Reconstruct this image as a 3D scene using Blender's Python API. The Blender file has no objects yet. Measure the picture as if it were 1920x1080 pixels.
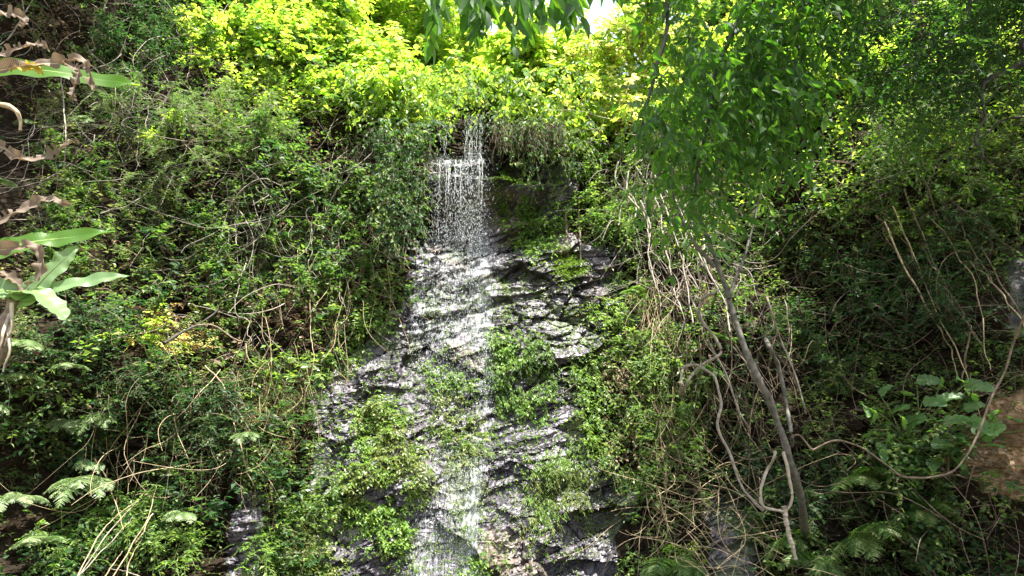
import bpy, math, random
import numpy as np
from mathutils import Vector
rng = np.random.default_rng(7)
random.seed(7)
SC = bpy.context.scene
COL = SC.collection
R = math.radians

# ------------------------------------------------------------------ camera, sky, sun, exposure
CAMZ, PITCH, FOV = 1.6, R(12), R(65)
cd = bpy.data.cameras.new('camera'); cam = bpy.data.objects.new('camera', cd); COL.objects.link(cam)
cam.location = (0, 0, CAMZ); cam.rotation_euler = (R(90) + PITCH, 0, 0)
cd.angle = FOV; cd.clip_start = 0.05; cd.clip_end = 2000
SC.camera = cam
SUNV = Vector((0.24, -0.25, 0.95)).normalized()
w = bpy.data.worlds.new('World'); SC.world = w; w.use_nodes = True
nt = w.node_tree; bg = nt.nodes['Background']
sky = nt.nodes.new('ShaderNodeTexSky'); sky.sky_type = 'NISHITA'; sky.sun_disc = False
sky.sun_elevation = math.asin(SUNV.z); sky.sun_rotation = math.atan2(SUNV.x, SUNV.y)
sky.dust_density = 3.0
tcw = nt.nodes.new('ShaderNodeTexCoord'); cn = nt.nodes.new('ShaderNodeTexNoise'); cn.inputs['Scale'].default_value = 2.2; cn.inputs['Detail'].default_value = 6
nt.links.new(tcw.outputs['Generated'], cn.inputs['Vector'])
cm = nt.nodes.new('ShaderNodeMapRange'); cm.inputs[1].default_value = .40; cm.inputs[2].default_value = .62; cm.inputs[4].default_value = .9; nt.links.new(cn.outputs[0], cm.inputs[0])
cx = nt.nodes.new('ShaderNodeMix'); cx.data_type = 'RGBA'; nt.links.new(cm.outputs[0], cx.inputs[0]); nt.links.new(sky.outputs[0], cx.inputs[6]); cx.inputs[7].default_value = (6.4, 6.6, 7.0, 1)
nt.links.new(cx.outputs[2], bg.inputs[0]); bg.inputs[1].default_value = 0.09
sd = bpy.data.lights.new('sun', 'SUN'); sun = bpy.data.objects.new('sun', sd); COL.objects.link(sun)
sd.energy = 5.0; sd.angle = R(0.5); sd.color = (1.0, 0.96, 0.88)
sun.rotation_euler = SUNV.to_track_quat('Z', 'Y').to_euler(); sun.location = (0, 0, 20)
SC.view_settings.view_transform = 'Standard'; SC.view_settings.look = 'None'
SC.view_settings.exposure = 2.2; SC.view_settings.gamma = 1
try:
    SC.cycles.max_bounces = 8; SC.cycles.transparent_max_bounces = 12
    SC.cycles.transmission_bounces = 6; SC.cycles.diffuse_bounces = 3; SC.cycles.glossy_bounces = 2
    SC.cycles.use_denoising = True; SC.cycles.denoiser = 'OPENIMAGEDENOISE'; SC.cycles.denoising_prefilter = 'ACCURATE'
except Exception: pass

# ------------------------------------------------------------------ projection helpers (photo is 1920 x 1080)
FPX = 960 / math.tan(FOV / 2); CP, SP = math.cos(PITCH), math.sin(PITCH)
def proj(p):
    p = np.asarray(p, float); x = p[..., 0]; y = p[..., 1]; z = p[..., 2] - CAMZ
    d = np.maximum(y * CP + z * SP, 0.05); up = -y * SP + z * CP
    return np.stack([960 + FPX * x / d, 540 - FPX * up / d], -1)
def at(u, v, y):
    a = (u - 960) / FPX; b = (540 - v) / FPX
    dy = CP - b * SP; dz = SP + b * CP
    return np.array([a / dy * y, y, CAMZ + dz / dy * y])
def inpoly(uv, poly):
    x, y = uv[..., 0], uv[..., 1]; r = np.zeros(x.shape, bool); n = len(poly)
    for i in range(n):
        x1, y1 = poly[i]; x2, y2 = poly[(i + 1) % n]
        c = ((y1 > y) != (y2 > y))
        t = (x2 - x1) * (y - y1) / ((y2 - y1) if y2 != y1 else 1e-9) + x1
        r ^= c & (x < t)
    return r

# ------------------------------------------------------------------ noise
def _h(ix, iy, iz, s):
    n = (ix.astype(np.int64) * 374761393 + iy.astype(np.int64) * 668265263 + iz.astype(np.int64) * 2147483647 + s * 974634777) & 0xffffffff
    n = ((n ^ (n >> 13)) * 1274126177) & 0xffffffff
    n = n ^ (n >> 16)
    return (n & 0xffffff) / float(0xffffff)
def vn(x, y, z=0.0, s=0):
    x, y, z = np.broadcast_arrays(np.asarray(x, float), y, z)
    ix, iy, iz = np.floor(x), np.floor(y), np.floor(z)
    fx, fy, fz = x - ix, y - iy, z - iz
    fx, fy, fz = [f * f * (3 - 2 * f) for f in (fx, fy, fz)]
    r = 0
    for a in (0, 1):
        for b in (0, 1):
            for c in (0, 1):
                r = r + _h(ix + a, iy + b, iz + c, s) * (fx if a else 1 - fx) * (fy if b else 1 - fy) * (fz if c else 1 - fz)
    return r * 2 - 1
def fbm(x, y, s=0, o=4):
    r = 0; a = 1.0; t = 0; f = 1.0
    for k in range(o):
        r = r + a * vn(x * f, y * f, 0.0, s + 17 * k); t += a; a *= .5; f *= 2.03
    return r / t
def blocks(x, y, s, tilt=1.0):
    """jittered cells, each a flat block with its own height and tilt"""
    ix, iy = np.floor(x), np.floor(y)
    best = np.full(x.shape, 1e9); hh = np.zeros(x.shape); sec = np.full(x.shape, 1e9)
    for a in (-1, 0, 1):
        for b in (-1, 0, 1):
            cx, cy = ix + a, iy + b
            px = cx + _h(cx, cy, cx * 0, s); py = cy + _h(cx, cy, cx * 0, s + 1)
            dx, dy = x - px, y - py; d = np.abs(dx) ** 1.6 + np.abs(dy) ** 1.6
            h = _h(cx, cy, cx * 0, s + 2) * 2 - 1 + tilt * (dx * (_h(cx, cy, cx * 0, s + 3) - .5) + dy * (_h(cx, cy, cx * 0, s + 4) - .45)) * 2
            m = d < best
            sec = np.where(m, best, np.minimum(sec, d))
            hh = np.where(m, h, hh); best = np.where(m, d, best)
    return hh, sec - best
def sstep(x, a, b):
    t = np.clip((x - a) / (b - a), 0, 1); return t * t * (3 - 2 * t)

# ------------------------------------------------------------------ regions traced on the photo
ROCK = [(800,300),(930,290),(1000,300),(1080,305),(1085,380),(1050,400),(1085,450),(1170,480),(1185,560),(1135,610),(1165,660),(1130,700),(1100,760),(1100,860),(1195,900),(1190,960),(1150,1010),(1190,1200),(640,1200),(590,1040),(575,930),(590,830),(575,730),(640,690),(715,610),(755,560),(770,470),(805,430),(800,350)]
ROCK2 = [(430,930),(480,920),(495,980),(480,1200),(425,1200)]
ROCK3 = [(1880,470),(1960,450),(1960,660),(1890,620)]
ROCK4 = [(1320,930),(1420,930),(1400,1200),(1300,1200),(1330,1010)]
BANK = [(1830,760),(2100,680),(2100,1000),(1860,930),(1790,850)]
def macro(x, z):
    x = np.asarray(x, float); z = np.asarray(z, float)
    z = z + .10 * fbm(x * 2.1, x * 0 + 4.4, 66, 3) * sstep(z, 4.2, 5.0)
    y = 8.75 + 0.40 * np.minimum(z, 4.3)
    y = y + 0.36 * np.maximum(z - 4.3, 0)
    # recessed wall under the lip of the fall, then the lip, then the pocket of the upper fall
    cen = sstep(x, -1.9, -1.15) * (1 - sstep(x, 0.1, 0.9))
    y = y + cen * (0.30 * sstep(z, 4.2, 4.6) - 0.55 * sstep(z, 5.12, 5.42) * (1 - sstep(z, 5.50, 5.62)) + 0.25 * sstep(z, 5.5, 5.64))
    cave = sstep(x, -0.45, -0.1) * (1 - sstep(x, 0.55, 1.0)) * sstep(z, 5.35, 5.7) * (1 - sstep(z, 6.1, 6.5))
    y = y + 0.75 * cave
    zr = z - 6.55
    steep = 1 - sstep(np.abs(x - .3), 2.2, 3.6)
    y = y + .75 * np.maximum(zr, 0) * steep - 0.25 * np.exp(-(zr / .4) ** 2) * cen
    zt = 7.75 + 1.0 * np.maximum(np.abs(x - 0.95) - 0.9, 0) ** 1.2
    y = y + 4.0 * np.maximum(z - zt, 0)
    ax = np.maximum(np.abs(x) - 1.2, 0)
    y = y - 0.055 * np.minimum(ax, 6) ** 2 - 0.5 * np.maximum(ax - 6, 0)
    veg = np.clip(sstep(np.abs(x + 0.1), 1.7, 3.2) + sstep(z, 5.9, 6.6), 0, 1)
    y = y - veg * (0.72 * fbm(x * .75 + 3, z * .75, 5, 3) + .22 * fbm(x * 2.2, z * 2.2, 9, 2)) - 0.16 * fbm(x * .8, z * .8 + 9, 31, 2)
    return y
def macron(x, z):
    e = .06
    fx = (macro(x + e, z) - macro(x - e, z)) / (2 * e); fz = (macro(x, z + e) - macro(x, z - e)) / (2 * e)
    n = np.stack([fx, -np.ones_like(fx), fz], -1)
    return n / np.linalg.norm(n, axis=-1, keepdims=True)
def hit(u, v, off=0.0):
    ys = np.linspace(4, 26, 1500); a = (u - 960) / FPX; b = (540 - v) / FPX
    dy = CP - b * SP; dz = SP + b * CP
    X = a / dy * ys; Z = CAMZ + dz / dy * ys
    cl = macro(X, Z) - ys; k = np.argmax(cl < 0) if (cl < 0).any() else 450 + np.argmin(cl[450:])
    p = np.array([X[k], ys[k], Z[k]])
    return p * 1.0 + (np.array([0, -1, 0]) * off if off else 0)
def rockmask(uv):
    m = inpoly(uv, ROCK) | inpoly(uv, ROCK2) | inpoly(uv, ROCK3) | inpoly(uv, ROCK4)
    return m
def rockdisp(x, z):
    th = R(-14) + .25 * fbm(x * .5, z * .5, 77, 2)
    a = x * np.cos(th) - z * np.sin(th); b = x * np.sin(th) + z * np.cos(th)
    wx = .10 * fbm(x * 2, z * 2, 41, 3); wz = .10 * fbm(x * 1.6, z * 1.6, 42, 2)
    a = a + wx; b = b + wz
    smooth = np.exp(-(((x + .55) / .55) ** 2 + ((z - .7) / 1.0) ** 2)) * .8
    smooth = np.clip(smooth + .75 * np.exp(-(((x + 1.0) / .6) ** 2 + ((z - 2.4) / .5) ** 2)), 0, .85)
    h1, e1 = blocks(a * .9, b * 1.5, 101, 1.1)
    h2, e2 = blocks(a * 2.2, b * 4.0, 202, 1.2)
    h3, e3 = blocks(a * 6.0 + .5 * b, b * 11, 303, 1.1)
    h4, e4 = blocks(a * 15 + b * 3, b * 27, 404, 1.0)
    k = 1 - smooth
    g3 = .25 + .9 * sstep(fbm(x * 1.3, z * 1.6, 88, 3), -.25, .25); g4 = .2 + sstep(fbm(x * 2.3, z * 2.1, 89, 3), -.2, .3)
    s_ = b * 2.6 + .22 * fbm(a * .8, b * .6, 90, 3) ; s2 = b * 7.5 + a * .8 + .5 * fbm(a * 1.5, b * 1.2, 93, 3)
    saw = 1 - (s_ - np.floor(s_)); saw2 = 1 - (s2 - np.floor(s2))
    m1 = sstep(fbm(a * 1.1, b * .8, 94, 2), -.15, .25); m2 = sstep(fbm(a * 1.8, b * 1.4, 95, 2), -.1, .3)
    d = .12 * h1 * (1 - .6 * smooth) + .070 * h2 * k + .040 * h3 * k * g3 + .014 * h4 * g4
    d = d + .07 * saw * m1 * k + .03 * saw2 * m2 * k
    d = d - .03 * (1 - sstep(e2, 0, .10)) * k * g4 - .012 * (1 - sstep(e3, 0, .12)) * k * g3
    d = d + .03 * fbm(x * 5, z * 7, 51, 4) + .010 * fbm(x * 25, z * 30, 52, 3)
    return d

# ------------------------------------------------------------------ materials
MATS = {}
def newmat(name):
    m = bpy.data.materials.new(name); m.use_nodes = True; MATS[name] = m
    n = m.node_tree.nodes; l = m.node_tree.links
    return m, n, l, n['Principled BSDF'], n['Material Output']
def ramp(n, stops):
    r = n.new('ShaderNodeValToRGB'); cr = r.color_ramp
    while len(cr.elements) < len(stops): cr.elements.new(.5)
    for e, (p, c) in zip(cr.elements, stops): e.position = p; e.color = (*c, 1)
    return r
def leafmat(name, stops, tstops, rough=.42, trans=.42, spec=.5):
    m, n, l, b, out = newmat(name)
    at_ = n.new('ShaderNodeAttribute'); at_.attribute_name = 'rnd'
    r1 = ramp(n, stops); r2 = ramp(n, tstops)
    l.new(at_.outputs['Fac'], r1.inputs[0]); l.new(at_.outputs['Fac'], r2.inputs[0])
    l.new(r1.outputs[0], b.inputs['Base Color']); b.inputs['Roughness'].default_value = rough
    b.inputs['Specular IOR Level'].default_value = spec
    t = n.new('ShaderNodeBsdfTranslucent'); l.new(r2.outputs[0], t.inputs[0])
    mx = n.new('ShaderNodeMixShader'); mx.inputs[0].default_value = trans
    l.new(b.outputs[0], mx.inputs[1]); l.new(t.outputs[0], mx.inputs[2]); l.new(mx.outputs[0], out.inputs[0])
    return m
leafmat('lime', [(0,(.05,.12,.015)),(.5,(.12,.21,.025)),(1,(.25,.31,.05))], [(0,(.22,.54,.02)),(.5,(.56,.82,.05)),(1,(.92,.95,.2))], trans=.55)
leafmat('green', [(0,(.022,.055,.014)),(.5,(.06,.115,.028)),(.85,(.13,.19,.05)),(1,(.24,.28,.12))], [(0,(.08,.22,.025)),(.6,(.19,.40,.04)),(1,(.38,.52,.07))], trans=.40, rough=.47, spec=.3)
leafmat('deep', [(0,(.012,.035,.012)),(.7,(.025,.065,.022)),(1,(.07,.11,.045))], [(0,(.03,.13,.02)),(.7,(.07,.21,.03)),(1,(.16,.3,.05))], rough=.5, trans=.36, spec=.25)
leafmat('olive', [(0,(.07,.09,.025)),(.6,(.15,.18,.05)),(1,(.28,.27,.10))], [(0,(.16,.26,.04)),(.6,(.28,.40,.06)),(1,(.42,.46,.10))], trans=.4)
leafmat('pale', [(0,(.12,.19,.07)),(.6,(.20,.28,.12)),(1,(.32,.38,.21))], [(0,(.16,.30,.07)),(.6,(.26,.40,.10)),(1,(.4,.5,.2))], rough=.36, trans=.36)
leafmat('cress', [(0,(.05,.12,.02)),(.6,(.12,.22,.035)),(1,(.24,.32,.07))], [(0,(.2,.42,.04)),(.6,(.34,.56,.05)),(1,(.5,.6,.1))], trans=.42)
leafmat('yellow', [(0,(.22,.28,.03)),(.5,(.40,.38,.07)),(1,(.5,.38,.10))], [(0,(.65,.85,.08)),(.5,(.95,.92,.30)),(1,(.95,.9,.45))], trans=.55)
leafmat('orange', [(0,(.24,.22,.04)),(.5,(.34,.20,.05)),(1,(.30,.11,.05))], [(0,(.55,.55,.08)),(.5,(.75,.42,.09)),(1,(.65,.22,.10))], trans=.45)
leafmat('brownleaf', [(0,(.08,.05,.03)),(.5,(.16,.11,.07)),(1,(.30,.22,.15))], [(0,(.1,.06,.03)),(.5,(.2,.13,.07)),(1,(.3,.2,.12))], rough=.6, trans=.2, spec=.3)
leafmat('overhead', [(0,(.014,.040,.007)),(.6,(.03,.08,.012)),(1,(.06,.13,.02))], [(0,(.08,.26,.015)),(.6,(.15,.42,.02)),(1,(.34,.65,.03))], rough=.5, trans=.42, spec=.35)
leafmat('shadedfine', [(0,(.008,.026,.006)),(.6,(.016,.048,.010)),(1,(.035,.08,.015))], [(0,(.03,.12,.01)),(.6,(.06,.2,.015)),(1,(.2,.42,.03))], rough=.5, trans=.38, spec=.3)  # leaf colours darkened to stand in for shade on the upper-right boughs
leafmat('mossy', [(0,(.06,.13,.008)),(.6,(.12,.24,.012)),(1,(.2,.3,.02))], [(0,(.15,.32,.02)),(.6,(.3,.5,.02)),(1,(.4,.55,.04))], rough=.7, trans=.3, spec=.2)
leafmat('bracken', [(0,(.09,.15,.055)),(.6,(.16,.23,.09)),(1,(.32,.38,.2))], [(0,(.14,.30,.07)),(1,(.3,.42,.15))], rough=.35, trans=.33, spec=.6)
leafmat('dustyleaf', [(0,(.10,.12,.07)),(1,(.3,.33,.24))], [(0,(.2,.3,.1)),(1,(.3,.4,.2))])
leafmat('goldgrass', [(0,(.14,.14,.03)),(.5,(.26,.22,.06)),(1,(.38,.28,.12))], [(0,(.3,.34,.05)),(.5,(.45,.42,.09)),(1,(.5,.4,.15))], rough=.5, trans=.35)
def barkmat(name, c1, c2, rough=.7, scale=30):
    m, n, l, b, out = newmat(name)
    tc = n.new('ShaderNodeTexCoord'); ns = n.new('ShaderNodeTexNoise'); ns.inputs['Scale'].default_value = scale; ns.inputs['Detail'].default_value = 5
    l.new(tc.outputs['Object'], ns.inputs['Vector'])
    r = ramp(n, [(.32, c1), (.68, c2)]); l.new(ns.outputs[0], r.inputs[0])
    at_ = n.new('ShaderNodeAttribute'); at_.attribute_name = 'rnd'
    mu = n.new('ShaderNodeMapRange'); mu.inputs[3].default_value = .45; mu.inputs[4].default_value = 1.3
    l.new(at_.outputs['Fac'], mu.inputs[0])
    mm = n.new('ShaderNodeMix'); mm.data_type = 'RGBA'; mm.blend_type = 'MULTIPLY'; mm.inputs[0].default_value = 1
    l.new(r.outputs[0], mm.inputs[6]); l.new(mu.outputs[0], mm.inputs[7]); l.new(mm.outputs[2], b.inputs['Base Color'])
    b.inputs['Roughness'].default_value = rough
    bp = n.new('ShaderNodeBump'); bp.inputs['Strength'].default_value = .5; bp.inputs['Distance'].default_value = .006
    l.new(ns.outputs[0], bp.inputs['Height']); l.new(bp.outputs[0], b.inputs['Normal'])
    return m
barkmat('twig_grey', (.13,.11,.085), (.32,.27,.22))
barkmat('twig_brown', (.07,.05,.03), (.20,.14,.09))
barkmat('twig_tan', (.22,.16,.09), (.42,.32,.19))
barkmat('bark_grey', (.05,.047,.038), (.16,.145,.12), scale=22)
barkmat('bark_pale', (.22,.18,.13), (.46,.39,.31), scale=18)
barkmat('bark_dark', (.014,.012,.009), (.045,.036,.026), scale=22)
barkmat('stem_green', (.08,.12,.03), (.18,.24,.06))

# cliff material: wet dark slate where bare, leaf litter and soil elsewhere
m, n, l, b, out = newmat('cliff_rock')
geo = n.new('ShaderNodeNewGeometry')
def noise(scale, det=5, vec=None, sc=None, dist=0):
    q = n.new('ShaderNodeTexNoise'); q.inputs['Scale'].default_value = scale; q.inputs['Detail'].default_value = det; q.inputs['Distortion'].default_value = dist
    if sc:
        mp = n.new('ShaderNodeMapping'); mp.inputs['Scale'].default_value = sc; l.new(geo.outputs['Position'], mp.inputs[0]); l.new(mp.outputs[0], q.inputs['Vector'])
    else: l.new(geo.outputs['Position'], q.inputs['Vector'])
    return q
def mixc(f, a, c, mode='MIX'):
    q = n.new('ShaderNodeMix'); q.data_type = 'RGBA'; q.blend_type = mode
    for s, i in ((f, 0), (a, 6), (c, 7)):
        if hasattr(s, 'is_linked') or hasattr(s, 'links'): l.new(s, q.inputs[i])
        elif isinstance(s, tuple): q.inputs[i].default_value = (*s, 1)
        else: q.inputs[i].default_value = s
    return q.outputs[2]
n1 = noise(2.2, 8); r1 = ramp(n, [(.3, (.020,.019,.022)), (.5, (.050,.045,.056)), (.68, (.125,.113,.132))]); l.new(n1.outputs[0], r1.inputs[0])
n2 = noise(14, 8); r2 = ramp(n, [(.35, (.55,.55,.55)), (.7, (1.5,1.45,1.45))]); l.new(n2.outputs[0], r2.inputs[0])
c = mixc(1.0, r1.outputs[0], r2.outputs[0], 'MULTIPLY')
n3 = noise(1.3, 5); r3 = ramp(n, [(.56, (0,0,0)), (.68, (1,1,1))]); l.new(n3.outputs[0], r3.inputs[0])
c = mixc(r3.outputs[0], c, (.13,.10,.075))
n4 = noise(1.7, 6, sc=(1.3, 1, .7)); r4 = ramp(n, [(.54, (0,0,0)), (.62, (.6,.6,.6))]); l.new(n4.outputs[0], r4.inputs[0])
c = mixc(r4.outputs[0], c, (.07,.10,.03))
ns_ = noise(24, 8); rs = ramp(n, [(.3, (.008,.006,.004)), (.6, (.022,.016,.010)), (.8, (.06,.043,.026))]); l.new(ns_.outputs[0], rs.inputs[0])
am = n.new('ShaderNodeAttribute'); am.attribute_name = 'bare'
ab = n.new('ShaderNodeAttribute'); ab.attribute_name = 'bank'
rb = ramp(n, [(.3, (.16,.09,.05)), (.55, (.34,.22,.13)), (.8, (.5,.4,.28))]); l.new(n2.outputs[0], rb.inputs[0])
cs = mixc(ab.outputs['Fac'], rs.outputs[0], rb.outputs[0])
c = mixc(am.outputs['Fac'], cs, c)
l.new(c, b.inputs['Base Color'])
nr = noise(9, 4); mr = n.new('ShaderNodeMapRange'); mr.inputs[1].default_value = .3; mr.inputs[2].default_value = .7; mr.inputs[3].default_value = .36; mr.inputs[4].default_value = .62
l.new(nr.outputs[0], mr.inputs[0])
ro = n.new('ShaderNodeMix'); ro.data_type = 'FLOAT'; l.new(am.outputs['Fac'], ro.inputs[0]); ro.inputs[2].default_value = .8; l.new(mr.outputs[0], ro.inputs[3]); l.new(ro.outputs[0], b.inputs['Roughness'])
sw = n.new('ShaderNodeMath'); sw.operation = 'MULTIPLY_ADD'; sw.inputs[1].default_value = .45; sw.inputs[2].default_value = .05; l.new(am.outputs['Fac'], sw.inputs[0]); l.new(sw.outputs[0], b.inputs['Specular IOR Level']); b.inputs['Coat Weight'].default_value = .0
cw = n.new('ShaderNodeMath'); cw.operation = 'MULTIPLY'; cw.inputs[1].default_value = .12; l.new(am.outputs['Fac'], cw.inputs[0]); l.new(cw.outputs[0], b.inputs['Coat Weight']); b.inputs['Coat Roughness'].default_value = .28
nb = noise(26, 7, sc=(1, 1, 1.3), dist=.3); bp = n.new('ShaderNodeBump'); bp.inputs['Strength'].default_value = .7; bp.inputs['Distance'].default_value = .02
l.new(nb.outputs[0], bp.inputs['Height']); l.new(bp.outputs[0], b.inputs['Normal'])

m, n, l, b, out = newmat('ground_soil')
geo = n.new('ShaderNodeNewGeometry'); q = n.new('ShaderNodeTexNoise'); q.inputs['Scale'].default_value = 3; q.inputs['Detail'].default_value = 8; l.new(geo.outputs['Position'], q.inputs['Vector'])
r1 = ramp(n, [(.35, (.05,.035,.02)), (.55, (.12,.10,.05)), (.7, (.08,.12,.03))]); l.new(q.outputs[0], r1.inputs[0]); l.new(r1.outputs[0], b.inputs['Base Color'])

# water drops and the wet film
m, n, l, b, out = newmat('drop_water')
b.inputs['Base Color'].default_value = (.95, .97, 1, 1); b.inputs['Roughness'].default_value = .12
b.inputs['Transmission Weight'].default_value = .55; b.inputs['IOR'].default_value = 1.33
m, n, l, b, out = newmat('film_water')
geo = n.new('ShaderNodeNewGeometry')
b.inputs['Base Color'].default_value = (.8, .84, .88, 1); b.inputs['Roughness'].default_value = .3
mp = n.new('ShaderNodeMapping'); mp.inputs['Scale'].default_value = (13, 3, 1.6); l.new(geo.outputs['Position'], mp.inputs[0])
q = n.new('ShaderNodeTexNoise'); q.inputs['Scale'].default_value = 3.2; q.inputs['Detail'].default_value = 9; q.inputs['Roughness'].default_value = .72; q.inputs['Distortion'].default_value = .5; l.new(mp.outputs[0], q.inputs['Vector'])
fa = n.new('ShaderNodeAttribute'); fa.attribute_name = 'foam'
ad = n.new('ShaderNodeMath'); ad.operation = 'MULTIPLY_ADD'; l.new(fa.outputs['Fac'], ad.inputs[0]); ad.inputs[1].default_value = .34; l.new(q.outputs[0], ad.inputs[2])
mr = n.new('ShaderNodeMapRange'); mr.inputs[1].default_value = .66; mr.inputs[2].default_value = .92; mr.inputs[3].default_value = 0; mr.inputs[4].default_value = .38; l.new(ad.outputs[0], mr.inputs[0])
tr = n.new('ShaderNodeBsdfTransparent'); mx = n.new('ShaderNodeMixShader'); l.new(mr.outputs[0], mx.inputs[0]); l.new(tr.outputs[0], mx.inputs[1]); l.new(b.outputs[0], mx.inputs[2]); l.new(mx.outputs[0], out.inputs[0])
bp = n.new('ShaderNodeBump'); bp.inputs['Strength'].default_value = .7; bp.inputs['Distance'].default_value = .02; l.new(q.outputs[0], bp.inputs['Height']); l.new(bp.outputs[0], b.inputs['Normal'])

# banana blade: fine side veins
def bladeMat(name, c1, c2, t1, trans, rough=.4):
    m, n, l, b, out = newmat(name)
    uv = n.new('ShaderNodeAttribute'); uv.attribute_name = 'blade'
    sx = n.new('ShaderNodeSeparateXYZ'); l.new(uv.outputs['Vector'], sx.inputs[0])
    wv = n.new('ShaderNodeTexWave'); wv.inputs['Scale'].default_value = 14; wv.inputs['Distortion'].default_value = 1.5; wv.inputs['Detail'].default_value = 2
    l.new(uv.outputs['Vector'], wv.inputs['Vector'])
    r = ramp(n, [(.1, c1), (.9, c2)]); l.new(wv.outputs[0], r.inputs[0])
    l.new(r.outputs[0], b.inputs['Base Color']); b.inputs['Roughness'].default_value = rough
    t = n.new('ShaderNodeBsdfTranslucent'); t.inputs[0].default_value = (*t1, 1)
    mx = n.new('ShaderNodeMixShader'); mx.inputs[0].default_value = trans
    l.new(b.outputs[0], mx.inputs[1]); l.new(t.outputs[0], mx.inputs[2]); l.new(mx.outputs[0], out.inputs[0])
    bp = n.new('ShaderNodeBump'); bp.inputs['Strength'].default_value = .35; bp.inputs['Distance'].default_value = .004
    l.new(wv.outputs[0], bp.inputs['Height']); l.new(bp.outputs[0], b.inputs['Normal'])
bladeMat('banana_green', (.05,.13,.02), (.10,.20,.035), (.30,.62,.02), .6)
bladeMat('banana_pale', (.11,.20,.08), (.19,.29,.13), (.3,.5,.1), .42, .3)
bladeMat('banana_dead', (.05,.032,.02), (.20,.145,.10), (.25,.17,.1), .2, .65)
bladeMat('banana_yellow', (.4,.3,.04), (.5,.42,.07), (.8,.6,.05), .4, .5)
bladeMat('broad_green', (.06,.14,.04), (.11,.21,.07), (.3,.6,.07), .42, .3)  # blade colour lightened in place of a sun patch on this plant

# ------------------------------------------------------------------ mesh builder (quads only)
class B:
    def __init__(s): s.v = []; s.f = []; s.m = []; s.r = []; s.n = 0; s.mats = []
    def mi(s, name):
        if name not in s.mats: s.mats.append(name)
        return s.mats.index(name)
    def add(s, v, f, mat, rnd):
        v = np.asarray(v, np.float32).reshape(-1, 3); f = np.asarray(f, np.int64).reshape(-1, 4)
        if not len(f): return
        s.v.append(v); s.f.append(f + s.n); s.n += len(v)
        s.m.append(np.full(len(f), s.mi(mat), np.int32)); s.r.append(np.broadcast_to(np.asarray(rnd, np.float32), (len(f),)).copy())
    def empty(s): return s.n == 0
    def build(s, name, parent=None, smooth=False):
        V = np.concatenate(s.v); F = np.concatenate(s.f); M = np.concatenate(s.m); Rn = np.concatenate(s.r)
        me = bpy.data.meshes.new(name); me.vertices.add(len(V)); me.vertices.foreach_set('co', V.ravel())
        me.loops.add(F.size); me.loops.foreach_set('vertex_index', F.ravel().astype(np.int32))
        me.polygons.add(len(F)); me.polygons.foreach_set('loop_start', np.arange(0, F.size, 4, dtype=np.int32))
        me.polygons.foreach_set('material_index', M)
        me.polygons.foreach_set('use_smooth', np.full(len(F), smooth))
        a = me.attributes.new('rnd', 'FLOAT', 'FACE'); a.data.foreach_set('value', Rn)
        for k in s.mats: me.materials.append(MATS[k])
        me.update(calc_edges=True)
        o = bpy.data.objects.new(name, me); COL.objects.link(o)
        if parent: o.parent = parent
        return o
def nrm(a): return a / np.maximum(np.linalg.norm(a, axis=-1, keepdims=True), 1e-9)
LEAF = (np.array([[0,0,0],[.5,.42,.06],[0,1,-.12],[0,.45,-.07],[-.5,.42,.06]]), np.array([[0,1,2,3],[0,3,2,4]]))
LEAF2 = (np.array([[0,0,0],[.40,.22,.05],[.5,.48,.03],[.28,.78,-.06],[0,1,-.2],[-.28,.78,-.06],[-.5,.48,.03],[-.40,.22,.05],[0,.3,-.03],[0,.7,-.10]]),
         np.array([[0,1,2,8],[8,2,3,9],[9,3,4,5],[0,8,6,7],[8,9,5,6]]))
def leaves(bd, pos, axis, up, L, W, mat, tpl=LEAF, rnd=None):
    """pos,axis,up (N,3); L,W (N,)"""
    N = len(pos)
    if N == 0: return
    axis = nrm(axis); ac = nrm(np.cross(axis, up)); nr_ = np.cross(ac, axis)
    T, Q = tpl
    v = pos[:, None] + ac[:, None] * (T[None, :, 0:1] * W[:, None, None]) + axis[:, None] * (T[None, :, 1:2] * L[:, None, None]) + nr_[:, None] * (T[None, :, 2:3] * L[:, None, None])
    f = Q[None] + (np.arange(N) * len(T))[:, None, None]
    if rnd is None: rnd = rng.random(N)
    bd.add(v, f, mat, np.repeat(np.clip(rnd, 0, 1), len(Q)))
def tubes(bd, P, rad, mat, sides=3, rnd=None):
    """P (K,n,3), rad (K,n)"""
    K, n_, _ = P.shape
    if K == 0: return
    T = np.gradient(P, axis=1); T = nrm(T)
    ref = np.where(np.abs(T[:, :1, 2:3]) > .8, np.array([1., 0, 0]), np.array([0, 0, 1.])); ref = np.broadcast_to(ref, T.shape)
    a = nrm(np.cross(T, ref)); b_ = np.cross(T, a)
    ang = np.arange(sides) * 2 * np.pi / sides
    v = P[:, :, None] + rad[:, :, None, None] * (a[:, :, None] * np.cos(ang)[None, None, :, None] + b_[:, :, None] * np.sin(ang)[None, None, :, None])
    i = np.arange(n_ - 1)[:, None]; j = np.arange(sides)[None]
    q = np.stack([i * sides + j, i * sides + (j + 1) % sides, (i + 1) * sides + (j + 1) % sides, (i + 1) * sides + j], -1).reshape(-1, 4)
    f = q[None] + (np.arange(K) * n_ * sides)[:, None, None]
    if rnd is None: rnd = rng.random(K)
    bd.add(v, f, mat, np.repeat(rnd, len(q)))
def arcs(base, d, L, droop, n_=6, wob=.08):
    K = len(base); t = np.linspace(0, 1, n_)[None, :, None]
    d = nrm(d); P = base[:, None] + d[:, None] * t * L[:, None, None]
    P = P + np.array([0, 0, -1.])[None, None] * (t ** 2) * (droop * L)[:, None, None]
    w_ = rng.normal(size=(K, n_, 3)) * wob * L[:, None, None] * t
    return P + w_
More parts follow.
